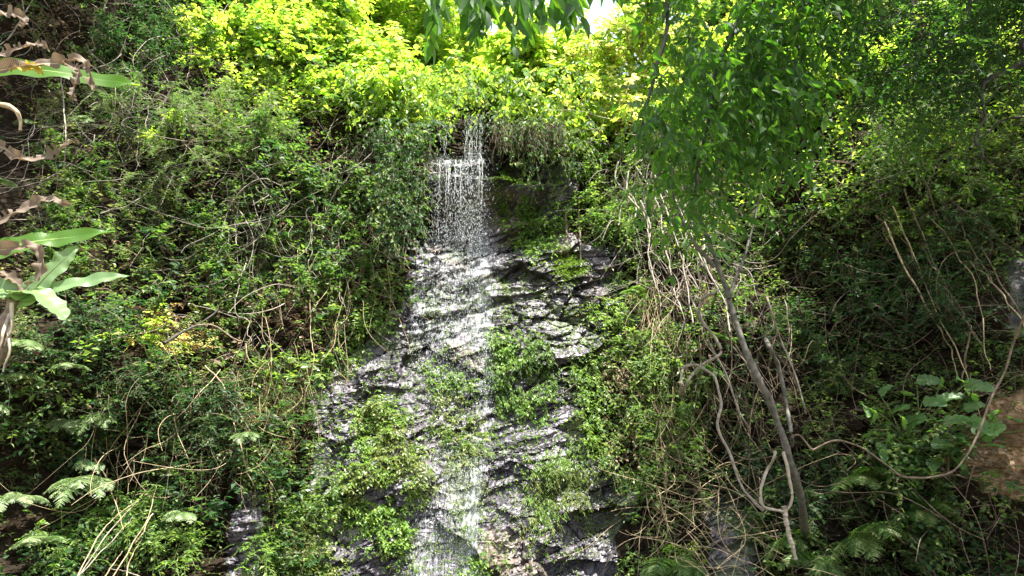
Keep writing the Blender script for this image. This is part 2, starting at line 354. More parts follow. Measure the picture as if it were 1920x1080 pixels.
def sprig(bd, base, d, L, droop, lmat, tmat, nl=8, ll=.06, ratio=.5, n_=6, tpl=LEAF, hang=0.0, tr=.003, rnd0=None, upj=.5, ang=1.0):
    """twigs with alternate leaves along them"""
    K = len(base)
    if K == 0: return
    L = np.broadcast_to(L, (K,)) * 1.0; droop = np.broadcast_to(droop, (K,)) * 1.0
    P = arcs(base, d, L, droop, n_)
    if tmat: tubes(bd, P, np.broadcast_to(np.linspace(1, .35, n_)[None] * tr, (K, n_)), tmat)
    t = (np.arange(nl) + .8) / nl * (n_ - 1); t = np.minimum(t, n_ - 1.001); i = t.astype(int); fr = (t - i)[None, :, None]
    Q = P[:, i] * (1 - fr) + P[:, i + 1] * fr; D = nrm(P[:, i + 1] - P[:, i])
    side = nrm(np.cross(D, np.array([0, 0, 1.]) + 0 * D) + 1e-6)
    sg = np.where(np.arange(nl) % 2, 1., -1.)[None, :, None]
    ax = D * .6 + side * sg * ang + rng.normal(size=Q.shape) * .28; ax[..., 2] -= hang
    up = np.array([0, 0, 1.]) + rng.normal(size=Q.shape) * upj
    N = K * nl; sz = ll * rng.uniform(.65, 1.25, (K, nl)) * (1 - .25 * np.linspace(0, 1, nl))[None]
    r = rng.random((K, nl)) * .7 + (rng.random((K, 1)) * .3 if rnd0 is None else rnd0[:, None] * .3)
    leaves(bd, Q.reshape(N, 3), ax.reshape(N, 3), up.reshape(N, 3), sz.reshape(N), (sz * ratio).reshape(N), lmat, tpl, r.reshape(N))
def spline(pts, n_=40):
    P = np.asarray(pts, float); k = len(P); t = np.linspace(0, k - 1, n_)
    Pp = np.vstack([2 * P[0] - P[1], P, 2 * P[-1] - P[-2]]); i = np.minimum(t.astype(int), k - 2); f = (t - i)[:, None]
    p0, p1, p2, p3 = Pp[i], Pp[i + 1], Pp[i + 2], Pp[i + 3]
    return .5 * ((2 * p1) + (-p0 + p2) * f + (2 * p0 - 5 * p1 + 4 * p2 - p3) * f ** 2 + (-p0 + 3 * p1 - 3 * p2 + p3) * f ** 3)
def limb(bd, pts, r0, r1, mat, n_=40, sides=8, wob=.0, rnd=.5):
    P = spline(pts, n_); 
    if wob: P = P + np.stack([fbm(np.linspace(0, 5, n_) + 9 * k, np.full(n_, r0 * 9900. + pts[0][0] * 31), 3 + k, 3) for k in range(3)], -1) * wob
    r = np.linspace(r0, r1, n_) * (1 + .30 * fbm(np.arange(n_) * .45, np.zeros(n_), int(r0 * 9999) % 97, 2))
    tubes(bd, P[None], r[None], mat, sides, np.array([rnd])); return P
def tag(o, label=None, cat=None, group=None, kind=None):
    if label: o['label'] = label
    if cat: o['category'] = cat
    if group: o['group'] = group
    if kind: o['kind'] = kind
    return o
def thing(name, loc=(0, 0, 0), **k):
    o = bpy.data.objects.new(name, None); COL.objects.link(o); o.location = loc; o.empty_display_size = .1
    return tag(o, **k)

# ------------------------------------------------------------------ cliff and ground
def axis_(a, lo, hi, b_, fine, coarse):
    return np.concatenate([np.linspace(a, lo, max(2, int((lo - a) / coarse)), endpoint=False), np.linspace(lo, hi, int((hi - lo) / fine), endpoint=False), np.linspace(hi, b_, max(2, int((b_ - hi) / coarse)))])
gx = axis_(-13, -3.4, 2.3, 13, .0135, .07); gz = axis_(-.6, 0.1, 7.0, 13, .0135, .07)
X, Z = np.meshgrid(gx, gz); Y = macro(X, Z); uv = proj(np.stack([X, Y, Z], -1))
du = 14 * fbm(X * 3, Z * 3, 61, 3); dv = 14 * fbm(X * 3, Z * 3, 62, 3)
bare = rockmask(uv + np.stack([du, dv], -1)).astype(float)
bank = inpoly(uv + 2 * np.stack([du, dv], -1), BANK).astype(float)
near = (np.abs(X) < 5) & (Z < 6.4)
D = rockdisp(X, Z); Y = Y - D * np.where(near, 1, .35)
Nn = macron(X, Z)
V = np.stack([X, Y, Z], -1)
nx, nz = len(gx), len(gz)
i, j = np.meshgrid(np.arange(nx - 1), np.arange(nz - 1)); a_ = (j * nx + i)
F = np.stack([a_, a_ + 1, a_ + 1 + nx, a_ + nx], -1)
bd = B(); bd.add(V, F, 'cliff_rock', .5); cliff = bd.build('cliff'); tag(cliff, kind='structure', label='dark wet slate cliff with leaf litter and soil on its flanks', cat='cliff')
for nm, arr in (('bare', bare), ('bank', bank)):
    a = cliff.data.attributes.new(nm, 'FLOAT', 'POINT'); a.data.foreach_set('value', arr.ravel().astype(np.float32))
bd = B(); g = np.concatenate([np.linspace(-300, -15, 8), np.linspace(-12, 12, 90), np.linspace(15, 300, 8)])
GX, GY = np.meshgrid(g, g); GZ = .05 * fbm(GX, GY, 8, 3) - .02 * np.maximum(0, -GY)*0
k = len(g); i, j = np.meshgrid(np.arange(k - 1), np.arange(k - 1)); a_ = j * k + i
bd.add(np.stack([GX, GY, GZ], -1), np.stack([a_, a_ + 1, a_ + 1 + k, a_ + k], -1), 'ground_soil', .5)
tag(bd.build('ground'), kind='structure', label='soil and moss ground at the foot of the cliff', cat='ground')
def surf(x, z):
    return np.stack([x, macro(x, z) - rockdisp(x, z) * 1.0, z], -1)

# ------------------------------------------------------------------ sampling on the slope
def sample(n_, x0=-9, x1=9, z0=0.0, z1=9.5):
    x = rng.uniform(x0, x1, n_); z = rng.uniform(z0, z1, n_)
    p = np.stack([x, macro(x, z), z], -1); return p, proj(p)
def on_polys(n_, polys, jit=10, **k):
    p, q = sample(n_, **k); q = q + rng.normal(size=q.shape) * jit
    m_ = np.zeros(len(p), bool)
    for P_ in polys: m_ |= inpoly(q, P_)
    return p[m_]
def nearrock(q, pad=0):
    return rockmask(q)

PATCH = {
 'p1': [(660,780),(700,745),(750,765),(790,850),(812,900),(780,960),(772,1020),(730,1035),(680,990),(625,970),(625,900),(655,850)],
 'p2': [(785,645),(830,690),(900,715),(920,780),(915,860),(860,875),(822,800),(800,700)],
 'p3': [(915,615),(970,645),(978,760),(935,785),(915,700)],
 'p4': [(990,635),(1030,655),(1042,760),(1000,805),(980,720)],
 'p5': [(1075,690),(1200,630),(1290,690),(1260,880),(1190,930),(1110,860),(1080,750)],
 'p6': [(1000,860),(1060,855),(1115,920),(1080,965),(1000,1010),(985,950)],
 'p7': [(940,320),(1020,380),(1062,370),(1065,440),(1000,490),(960,450),(935,390)],
 'p9': [(1100,590),(1160,500),(1215,520),(1215,640),(1150,620)],
 'p10': [(560,985),(640,1040),(650,1110),(480,1110)],
 'p11': [(640,600),(725,555),(770,545),(750,600),(700,650),(610,735),(570,700)],
 'p13': [(870,1035),(925,1040),(935,1110),(860,1110)],
 'p14': [(1105,380),(1170,380),(1180,470),(1110,470)],
}
ALL = [(-900,-700),(2900,-700),(2900,1500),(-900,1500)]
TOPBAND = [(330,-300),(1420,-300),(1300,120),(1210,250),(1120,290),(1000,235),(915,215),(860,215),(760,235),(600,240),(480,330),(430,200),(320,90)]
def veg(n_, poly_fn, **k):
    p, q = sample(n_, **k); m_ = poly_fn(p, q); return p[m_], q[m_]

# ------------------------------------------------------------------ the waterfall
WF = thing('waterfall', tuple(at(870, 300, 10.0)), kind='structure', label='thin white waterfall breaking into drops down the dark rock', cat='waterfall')
def reparent(o, root):
    o.parent = root; o.location = -root.location; return o
# film of water sliding over the rock in the stream bed
STREAM = [(815,292),(905,290),(935,440),(945,520),(925,600),(930,700),(925,860),(905,900),(905,1000),(880,1200),(720,1200),(760,1000),(810,900),(840,860),(800,700),(770,650),(760,560),(785,450),(815,420)]
fx = np.arange(-2.3, .6, .02); fz = np.arange(0.0, 5.62, .02); X2, Z2 = np.meshgrid(fx, fz)
Y2 = macro(X2, Z2) - rockdisp(X2, Z2); P2 = np.stack([X2, Y2, Z2], -1); uv2 = proj(P2)
ins = inpoly(uv2 + 12 * np.stack([fbm(X2 * 4, Z2, 71, 3), fbm(X2 * 4, Z2, 72, 3)], -1), STREAM)
S2 = [(770,440),(940,450),(930,650),(760,640)]; S3 = [(800,880),(905,880),(890,1200),(740,1200)]
foam = .35 * ins + .28 * inpoly(uv2, S2) + .18 * inpoly(uv2, S3) + .3 * inpoly(uv2, [(868,290),(905,290),(925,700),(900,1100),(860,1100),(900,700)])
for _ in range(6): foam = (foam + np.roll(foam, 1, 0) + np.roll(foam, -1, 0) + np.roll(foam, 1, 1) + np.roll(foam, -1, 1)) / 5
P2 = P2 + np.array([0, -.014, .004]); nx2, nz2 = len(fx), len(fz)
i, j = np.meshgrid(np.arange(nx2 - 1), np.arange(nz2 - 1)); keep = ins[j, i] & ins[j + 1, i] & ins[j, i + 1] & ins[j + 1, i + 1]
a_ = (j * nx2 + i)[keep]
bd = B(); bd.add(P2, np.stack([a_, a_ + 1, a_ + 1 + nx2, a_ + nx2], -1), 'film_water', .5); film = bd.build('water_film', smooth=True)
a = film.data.attributes.new('foam', 'FLOAT', 'POINT'); a.data.foreach_set('value', foam.ravel().astype(np.float32)); reparent(film, WF)
# drops: little elongated octahedra
OCT = (np.array([[0,0,0],[.5,.45,0],[0,.45,.5],[-.5,.45,0],[0,.45,-.5],[0,1,0]]), np.array([[0,1,5,2],[0,2,5,3],[0,3,5,4],[0,4,5,1]]))
def drops(bd, p, L, W):
    N = len(p); T, Q = OCT; ax = nrm(np.array([0, 0, -1.]) + rng.normal(size=(N, 3)) * .05)
    a = nrm(np.cross(ax, np.array([1., 0, 0]))); b_ = np.cross(ax, a)
    v = p[:, None] + a[:, None] * T[None, :, 0:1] * W[:, None, None] + b_[:, None] * T[None, :, 2:3] * W[:, None, None] + ax[:, None] * T[None, :, 1:2] * L[:, None, None]
    bd.add(v, Q[None] + (np.arange(N) * 6)[:, None, None], 'drop_water', .5)
bd = B()
def strand(u0, u1, v0, v1, N, y, size=1.0, conc=None, top_u=None):
    u = rng.uniform(u0, u1, N) if conc is None else rng.choice(conc, N) + rng.normal(size=N) * np.where(rng.random(N) < .5, 3, 12)
    t = rng.random(N); v = v0 + (v1 - v0) * t
    x = at(0, 0, 1)[0]
    # straight falls: x fixed at the top, y fixed, z runs down
    ptop = np.stack([np.array(at(a, v0, y)) for a in u]); zb = at(u0, v1, y)[2]
    N = len(u)
    z = ptop[:, 2] + (zb - ptop[:, 2]) * t; yy = y + rng.normal(size=N) * .05
    s_ = macro(ptop[:, 0], z) - rockdisp(ptop[:, 0], z) - .03 - np.abs(rng.normal(size=N)) * .05
    yy = np.minimum(yy, s_)
    p = np.stack([ptop[:, 0] + rng.normal(size=N) * .006, yy, z], -1); kp = rng.random(N) < .75; p = p[kp]; N = len(p); size = size * .72
    drops(bd, p, rng.uniform(.012, .05, N) * size, rng.uniform(.0025, .0065, N) * size * np.where(rng.random(N) < .12, 1.7, 1))
strand(868, 908, 212, 298, 1100, 10.6, 1.1, conc=np.array([876, 884, 893, 902]))
strand(830, 846, 235, 298, 140, 10.6, .9)
strand(808, 915, 300, 450, 2500, 9.95, 1.0, conc=np.concatenate([rng.normal(866, 26, 26), rng.uniform(812, 914, 12)]))
strand(820, 905, 300, 640, 2200, 9.9, 1.0, conc=np.array([822, 838, 845, 860, 866, 882, 884, 886, 900]))
strand(776, 925, 430, 720, 3000, 9.8, .9)
strand(800, 930, 600, 900, 2600, 9.6, .85)
strand(905, 915, 620, 780, 220, 9.6, 1.0)
strand(790, 910, 860, 1090, 2200, 9.4, .8)
strand(960, 1000, 640, 1080, 260, 9.5, .8, conc=np.array([962, 975, 1040]))
strand(1048, 1056, 690, 760, 60, 9.5, .9)
# splash bursts on the lip
N = 420; c0 = at(868, 303, 9.98); p = c0 + rng.uniform(-.36, .3, (N, 1)) * np.array([1, 0, 0]) + rng.normal(size=(N, 3)) * np.array([.03, .05, .035]); drops(bd, p, rng.uniform(.006, .016, N), rng.uniform(.003, .008, N))
dr = bd.build('water_drops'); reparent(dr, WF); tag(dr, kind='stuff')
# thin veil strands of the upper fall
bd = B(); N = 16; u = rng.choice([875, 882, 889, 897, 903, 836], N) + rng.normal(size=N) * 2.5
A = np.stack([at(a, 216 if a > 850 else 240, 10.62) for a in u]); n_ = 14; t = np.linspace(0, 1, n_)[None, :, None]
Zb = at(880, 300, 10.45)
E = A.copy(); E[:, 1] = 10.42; E[:, 2] = Zb[2] - .03
P = A[:, None] * (1 - t) + E[:, None] * t; P[..., 1] -= .12 * (1 - (2 * t[..., 0] - 1) ** 2) * .5; P[..., 0] += rng.normal(size=(N, n_)) * .006
P[..., 0] += rng.normal(size=(N, n_)) * .012; tubes(bd, P, rng.uniform(.0004, .0028, (N, n_)), 'drop_water', 4)
N = 14; u = rng.uniform(812, 912, N); A = np.stack([at(a, 300, 9.97) for a in u]); E = A.copy(); E[:, 2] -= rng.uniform(.1, .7, N); t = np.linspace(0, 1, n_)[None, :, None]
P = A[:, None] * (1 - t) + E[:, None] * t; P[..., 0] += rng.normal(size=(N, n_)) * .004
tubes(bd, P, np.linspace(1, .2, n_)[None] * rng.uniform(.002, .006, (N, 1)), 'drop_water', 4)
st = bd.build('water_strand'); reparent(st, WF); tag(st, kind='stuff')

# ------------------------------------------------------------------ plants rooted on the bare rock
def patch(name, label, poly, dens, mats, ll=.066, ratio=.62, L=.10, off=.07, cat='creeper', hang=.45, nl=5, up=.05, jit=11, droop=.6):
    P = np.array(poly, float); c = P.mean(0)
    h = [hit(*q) for q in np.clip(P, -800, 1300)]; hx = [a[0] for a in h]; hz = [a[2] for a in h]
    x0, x1, z0, z1 = min(hx) - .15, max(hx) + .15, max(min(hz) - .15, .0), max(hz) + .15
    N = int(1.9 * dens * (x1 - x0) * (z1 - z0)); p = on_polys(N, [poly], jit, x0=x0, x1=x1, z0=z0, z1=z1)
    cl = fbm(p[:, 0] * 3.2, p[:, 2] * 3.2, 91, 3); p = p[cl > -.30 + rng.normal(size=len(p)) * .16]; cl = fbm(p[:, 0] * 3.2, p[:, 2] * 3.2, 91, 3)
    nn = macron(p[:, 0], p[:, 2]); s_ = surf(p[:, 0], p[:, 2]); p = s_ + nn * (off * (rng.random((len(p), 1)) ** 1.5) * (.5 + np.clip(cl, 0, 1) * 1.6)[:, None])
    d = nn * .6 + np.array([0, 0, up]) + rng.normal(size=p.shape) * .5; ll = ll * .8; dens = dens
    bd = B(); pick = vn(p[:, 0] * 2.3, p[:, 2] * 2.3, 0, 37) + rng.normal(size=len(p)) * .35; nm = len(mats); b_ = np.clip(((pick + .9) / 1.8 * nm).astype(int), 0, nm - 1)
    for k, m_ in enumerate(mats):
        q = b_ == k; sprig(bd, p[q], d[q], L * rng.uniform(.6, 1.4, q.sum()), droop, m_, 'stem_green', nl, ll, ratio, 4, hang=hang, tr=.0018)
    o = bd.build(name); tag(o, label, cat, kind='stuff'); return o
patch('creeper', 'broad light green creeper mat on the rock left of the lower falls', PATCH['p1'], 620, ['cress', 'cress', 'olive'])
patch('creeper', 'spray-soaked creeper mat growing in the middle of the falls', PATCH['p2'], 420, ['cress', 'green', 'olive'])
patch('creeper', 'narrow hanging column of leaves touching the right edge of the falls', PATCH['p3'], 700, ['green', 'cress'], hang=1)
patch('creeper', 'second hanging column of leaves beside the black rock hollow', PATCH['p4'], 700, ['cress', 'green'], hang=1)
patch('creeper', 'tall green and brown creeper curtain right of the rock hollow', PATCH['p5'], 520, ['cress', 'green', 'olive', 'brownleaf'], off=.22, L=.2)
patch('creeper', 'yellow-green drooping leaf clump under the small round hole in the rock', PATCH['p6'], 560, ['cress', 'olive'], hang=1.1, ll=.06, ratio=.36)
patch('creeper', 'feathery green clump on the rock right of the water lip', PATCH['p7'], 900, ['green', 'cress'])
patch('creeper', 'pale green leaves beside the grey slab below the root tangle', PATCH['p9'], 480, ['cress', 'olive', 'green'])
patch('creeper', 'small leaf mat at the lower left corner of the bare rock', PATCH['p10'], 500, ['olive', 'cress', 'green'])
patch('creeper', 'sparse green leaves on the left shoulder of the rock', PATCH['p11'], 420, ['green', 'cress', 'deep'])
patch('creeper', 'small leafy tuft at the very foot of the falls', PATCH['p13'], 500, ['cress', 'green'])
patch('creeper', 'dark leafy strip below the hanging earth roots', PATCH['p14'], 460, ['green', 'cress'])
patch('creeper', 'yellowing wispy moss and grass on the brown rock left of the lower falls', [(500,690),(560,720),(550,840),(510,900),(470,960),(430,900),(470,780)], 620, ['goldgrass', 'olive', 'brownleaf'], ll=.05, ratio=.16, hang=.8, nl=8, L=.18, off=.2)
patch('creeper', 'golden grass fringe lower left of the creeper mat', [(500,960),(560,930),(590,1010),(560,1090),(490,1090)], 460, ['goldgrass', 'olive', 'cress'], ll=.05, ratio=.2, hang=.8, nl=8)
patch('creeper', 'brown dead fern skirt right of the green curtain', [(1180,620),(1280,640),(1290,760),(1220,800),(1190,700)], 520, ['brownleaf', 'olive', 'brownleaf'], ll=.05, ratio=.3, off=.3, L=.2, nl=8)
patch('moss', 'bright green moss cushion on the slab below the roots', [(1038,475),(1085,487),(1092,522),(1045,524)], 5200, ['mossy'], ll=.022, ratio=.6, L=.04, off=.05, cat='moss', hang=.1, up=.8)
patch('moss', 'dull moss on the flat slab at the foot of the right-hand rock', [(1090,960),(1160,920),(1190,950),(1110,1010)], 2600, ['mossy', 'olive'], ll=.02, ratio=.6, L=.03, off=.03, cat='moss', hang=.1, up=.8)
patch('moss', 'thin moss beside the grey boulder under the root tangle', [(1120,640),(1180,620),(1185,645),(1130,655)], 3000, ['mossy'], ll=.02, ratio=.6, L=.03, off=.03, cat='moss', hang=.1, up=.8)

patch('moss', 'thin film of moss and tiny weeds scattered over the bare wet rock', [(600,700),(760,560),(1100,480),(1120,700),(1100,1090),(560,1090)], 260, ['mossy', 'cress', 'olive'], ll=.03, ratio=.55, L=.05, off=.02, cat='moss', nl=5)
# ------------------------------------------------------------------ uncountable undergrowth, zone by zone
LZ = lambda p, q: (q[:, 0] < 800)
def under(name, label, test, dens, specs, x0, x1, z0, z1, H=.5, cat='undergrowth', tmat='twig_brown', thr=-.18, seed=0, fr=1.6):
    N = int(.72 * dens * (x1 - x0) * (z1 - z0)); p, q = sample(N, x0=x0, x1=x1, z0=z0, z1=z1)
    qq = q + rng.normal(size=q.shape) * 8
    k = test(qq[:, 0], qq[:, 1]) & ~rockmask(qq); p = p[k]; nn = macron(p[:, 0], p[:, 2])
    c = fbm(p[:, 0] * fr, p[:, 2] * fr, 131 + seed, 3); k = c > thr + rng.normal(size=len(p)) * .08; p = p[k]; nn = nn[k]; c = c[k]
    h = (rng.random(len(p)) ** 1.2) * (.06 + 1.35 * H * np.clip(c - thr, 0, 1.2)); p = p + nn * h[:, None]
    d = nn * .7 + np.array([0, 0, .45]) + rng.normal(size=p.shape) * .55
    sel = vn(p[:, 0] * 1.1 + 5, p[:, 2] * 1.1, 0, 7 + seed) * .5 + .5 + rng.normal(size=len(p)) * .16; sel = np.clip(sel, 0, .999)
    bd = B(); edges = np.cumsum([s[0] for s in specs]); edges = edges / edges[-1]; lo = 0
    for s, e in zip(specs, edges):
        m_ = (sel >= lo) & (sel < e); lo = e; kw = dict(nl=8, ll=.05, ratio=.5, L=.25, droop=.25, hang=.2, tr=.0022); kw.update(s[2])
        L = kw.pop('L') * rng.uniform(.5, 1.4, m_.sum()); dr_ = kw.pop('droop')
        sprig(bd, p[m_], d[m_], L, dr_, s[1], tmat, **kw)
    o = bd.build(name); tag(o, label, cat, kind='stuff'); return o
FE = dict(nl=18, ll=.048, ratio=.3, L=.34, ang=1.6, upj=.15, n_=5)      # feathery
SM = dict(nl=7, ll=.066, ratio=.55, L=.27)
MD = dict(nl=6, ll=.10, ratio=.55, L=.33)
under('undergrowth', 'grey twigs and sparse dark leaves on the shaded upper left slope', lambda u, v: (u < 360) & (v < 270), 170, [(1, 'deep', SM), (.5, 'green', SM), (.3, 'brownleaf', SM)], -9, -2, 4.5, 9.5, tmat='twig_grey', thr=-.1, seed=1)
under('undergrowth', 'feathery green brush between banana leaves and the yellow-orange sprigs', lambda u, v: (u > 60) & (u < 520) & (v > 150) & (v < 470), 250, [(1.0, 'green', FE), (1, 'olive', SM), (.4, 'brownleaf', SM), (.6, 'green', SM), (.8, 'pale', FE)], -9, -1.5, 3, 8, tmat='twig_grey', seed=2, H=.6)
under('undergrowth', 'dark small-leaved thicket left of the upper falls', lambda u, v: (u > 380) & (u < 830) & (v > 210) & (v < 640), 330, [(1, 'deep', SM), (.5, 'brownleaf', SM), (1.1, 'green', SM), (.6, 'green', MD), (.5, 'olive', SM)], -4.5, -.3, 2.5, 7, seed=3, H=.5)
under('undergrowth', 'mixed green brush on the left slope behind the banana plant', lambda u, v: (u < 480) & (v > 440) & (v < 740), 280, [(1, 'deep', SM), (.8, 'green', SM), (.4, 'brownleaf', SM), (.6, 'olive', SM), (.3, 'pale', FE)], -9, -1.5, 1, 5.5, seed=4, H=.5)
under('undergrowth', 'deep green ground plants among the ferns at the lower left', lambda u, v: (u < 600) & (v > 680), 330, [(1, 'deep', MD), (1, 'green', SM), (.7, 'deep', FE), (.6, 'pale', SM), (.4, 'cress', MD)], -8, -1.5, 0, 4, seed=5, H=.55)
under('undergrowth', 'grassy green and tan growth between the left thicket and the rock', lambda u, v: (u > 380) & (u < 780) & (v > 560) & (v < 900) & ~((u > 575) & (v > 700)), 280, [(1, 'green', SM), (.7, 'deep', SM), (.7, 'cress', SM), (.5, 'brownleaf', FE)], -4.5, -.8, .8, 4.5, seed=6, H=.35)
under('undergrowth', 'green brush under the pale root tangle right of the falls', lambda u, v: (u > 1060) & (u < 1400) & (v > 230) & (v < 700), 280, [(1, 'green', SM), (.7, 'cress', SM), (.6, 'deep', SM), (.5, 'brownleaf', SM)], .3, 4, 2, 7, seed=7, H=.4, tmat='twig_grey')
under('undergrowth', 'bushy sunlit brush behind the hanging branches at the upper right', lambda u, v: (u > 1250) & (v < 480), 250, [(1, 'green', MD), (1, 'cress', SM), (.7, 'lime', MD), (.7, 'pale', FE)], 1.5, 9, 3.5, 9.5, seed=8, H=.6, tmat='twig_grey')
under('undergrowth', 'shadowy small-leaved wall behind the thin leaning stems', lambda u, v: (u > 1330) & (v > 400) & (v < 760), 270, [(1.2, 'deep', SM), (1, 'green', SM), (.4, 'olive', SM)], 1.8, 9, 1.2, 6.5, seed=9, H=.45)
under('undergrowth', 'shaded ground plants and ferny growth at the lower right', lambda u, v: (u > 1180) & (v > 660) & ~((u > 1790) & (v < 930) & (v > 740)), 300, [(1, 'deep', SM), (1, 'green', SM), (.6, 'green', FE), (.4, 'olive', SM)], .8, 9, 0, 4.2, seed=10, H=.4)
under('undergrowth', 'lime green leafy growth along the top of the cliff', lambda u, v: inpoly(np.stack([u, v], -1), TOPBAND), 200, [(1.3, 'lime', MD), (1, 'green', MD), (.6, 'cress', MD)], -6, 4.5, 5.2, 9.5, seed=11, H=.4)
under('undergrowth', 'dry leaves and sparse weeds on the sunlit earth bank at the right edge', lambda u, v: (u > 1790) & (v > 740) & (v < 940), 330, [(1, 'cress', SM), (1.4, 'brownleaf', SM), (.5, 'green', SM)], 3.5, 9, .5, 3.5, seed=12, H=.15)

# ------------------------------------------------------------------ tangles of dry vines
def tangle(name, label, poly, N, mat, L=(.5, 1.6), off=.45, r=.004, curl=.5, down=1.0, cat='dead vines', n_=16, x0=-9, x1=9, z0=0, z1=9):
    p = on_polys(60000, [poly], 5, x0=x0, x1=x1, z0=z0, z1=z1)[:int(N * 1.2)]; nn = macron(p[:, 0], p[:, 2]); K = len(p)
    p = p + nn * (off * rng.random((K, 1)))
    d = rng.normal(size=(K, 3)) * .5 + np.array([0, -.15, -down]); d = nrm(d); LL = rng.uniform(*L, K) / n_
    P = np.zeros((K, n_, 3)); P[:, 0] = p; c = rng.normal(size=(K, 3)) * .12 * curl
    for k in range(1, n_):
        c = c * .8 + rng.normal(size=(K, 3)) * .14 * curl; d = nrm(d + c + np.array([0, 0, -.03 * down]))
        q = P[:, k - 1] + d * LL[:, None]; s_ = macro(q[:, 0], q[:, 2]) - .05; q[:, 1] = np.minimum(q[:, 1], s_); P[:, k] = q
    bd = B(); rr = r * rng.uniform(.4, 1.5, (K, 1)) * np.linspace(1, .45, n_)[None]; tubes(bd, P, rr, mat, 4)
    o = bd.build(name); tag(o, label, cat, kind='stuff'); return o
tangle('vine_tangle', 'grey dry vine tangle in the thicket left of the falls', [(420,330),(700,300),(740,420),(640,600),(460,640),(400,480)], 190, 'twig_grey')
tangle('vine_tangle', 'pale bleached root tangle right of the falls', [(1130,260),(1280,300),(1380,470),(1420,600),(1300,640),(1210,560),(1150,420)], 330, 'twig_grey', r=.005, curl=.7, off=.5)
tangle('vine_tangle', 'grey twigs on the shaded upper left slope', [(-100,-50),(420,-50),(420,200),(200,330),(-100,330)], 170, 'twig_grey', down=.2)
tangle('vine_tangle', 'brown hanging stems below the lime shrubs left of the lip', [(620,180),(820,220),(800,330),(640,330)], 110, 'twig_grey', r=.003)
tangle('vine_tangle', 'brown rootlets hanging between the leaning trunk and the rock', [(1240,480),(1420,500),(1440,800),(1300,760)], 170, 'twig_brown', r=.005, down=1.6, curl=.35)
tangle('vine_tangle', 'thin dry stems across the lower left ferns', [(200,640),(520,640),(520,900),(240,900)], 90, 'twig_tan', r=.003)
tangle('vine_tangle', 'fine twiggy web at the upper right behind the branches', [(1380,250),(1920,250),(1920,640),(1500,640)], 230, 'twig_brown', r=.0035, down=.4)
tangle('vine_tangle', 'fine grey twigs through the feathery left brush', [(60,200),(520,150),(560,480),(60,520)], 200, 'twig_grey', r=.003, down=.3)
tangle('vine_tangle', 'dry rootlets over the earth at the lower right', [(1200,880),(1420,860),(1440,1080),(1220,1080)], 130, 'twig_tan', r=.004, down=.5)
tangle('vine_tangle', 'dark twigs in the shade of the lower right', [(1440,700),(1920,700),(1920,1080),(1440,1080)], 140, 'twig_brown', r=.004, down=.3)

tangle('vine_tangle', 'tan dead strands trailing down beside the left edge of the rock', [(540,360),(760,420),(740,560),(640,640),(560,800),(470,820),(500,560)], 210, 'twig_tan', r=.003, down=1.5, curl=.35, L=(.4, 1.3), off=.4)
tangle('vine_tangle', 'brown and tan dead strands below the root tangle right of the rock', [(1180,500),(1330,560),(1320,800),(1220,900),(1190,700)], 190, 'twig_tan', r=.0035, down=1.5, curl=.4, L=(.4, 1.3), off=.4)
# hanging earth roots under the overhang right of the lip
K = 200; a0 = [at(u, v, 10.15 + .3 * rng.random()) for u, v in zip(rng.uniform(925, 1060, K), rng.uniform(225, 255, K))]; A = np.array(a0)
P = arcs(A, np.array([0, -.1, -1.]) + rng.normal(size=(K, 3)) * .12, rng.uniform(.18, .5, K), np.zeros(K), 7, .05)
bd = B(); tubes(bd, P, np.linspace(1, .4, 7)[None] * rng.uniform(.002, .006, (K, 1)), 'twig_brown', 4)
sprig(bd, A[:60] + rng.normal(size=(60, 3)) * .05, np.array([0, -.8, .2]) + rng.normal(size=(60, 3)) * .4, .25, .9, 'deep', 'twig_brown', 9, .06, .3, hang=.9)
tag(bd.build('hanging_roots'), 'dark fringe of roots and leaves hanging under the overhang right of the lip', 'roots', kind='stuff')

def overhang(name, label, poly, K, y0, y1, mats, ll=.09, L=.3, hang=.6, ratio=.55):
    P_ = np.array(poly); u = rng.uniform(P_[:, 0].min(), P_[:, 0].max(), K * 4); v = rng.uniform(P_[:, 1].min(), P_[:, 1].max(), K * 4)
    m_ = inpoly(np.stack([u, v], -1), poly); u, v = u[m_][:K], v[m_][:K]; A = np.stack([at(a, b_, y0 + (y1 - y0) * rng.random()) for a, b_ in zip(u, v)])
    d = rng.normal(size=A.shape) * .6 + np.array([0, -.5, -.1]); w_ = rng.integers(0, len(mats), len(A)); bd = B()
    for k, m_ in enumerate(mats): sprig(bd, A[w_ == k], d[w_ == k], L * rng.uniform(.6, 1.3, (w_ == k).sum()), .7, m_, 'twig_brown', 7, ll, ratio, 5, LEAF2, hang=hang)
    o = bd.build(name); tag(o, label, 'undergrowth', kind='stuff')
overhang('hanging_foliage', 'lime leaves spilling over the cliff edge either side of the upper fall', [(640,130),(1100,120),(1130,240),(1060,245),(1000,225),(925,210),(905,190),(868,190),(850,215),(820,235),(740,225),(650,215)], 480, 10.3, 10.9, ['lime', 'green', 'lime'], .10)
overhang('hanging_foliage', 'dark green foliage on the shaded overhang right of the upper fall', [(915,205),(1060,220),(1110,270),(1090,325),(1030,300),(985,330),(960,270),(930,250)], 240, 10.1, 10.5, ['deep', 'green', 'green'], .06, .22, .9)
overhang('hanging_foliage', 'dark leaves framing the left side of the upper fall', [(700,225),(840,225),(815,260),(800,300),(795,430),(740,480),(700,420)], 330, 9.55, 9.95, ['deep', 'green', 'deep'], .065, .25, .7)
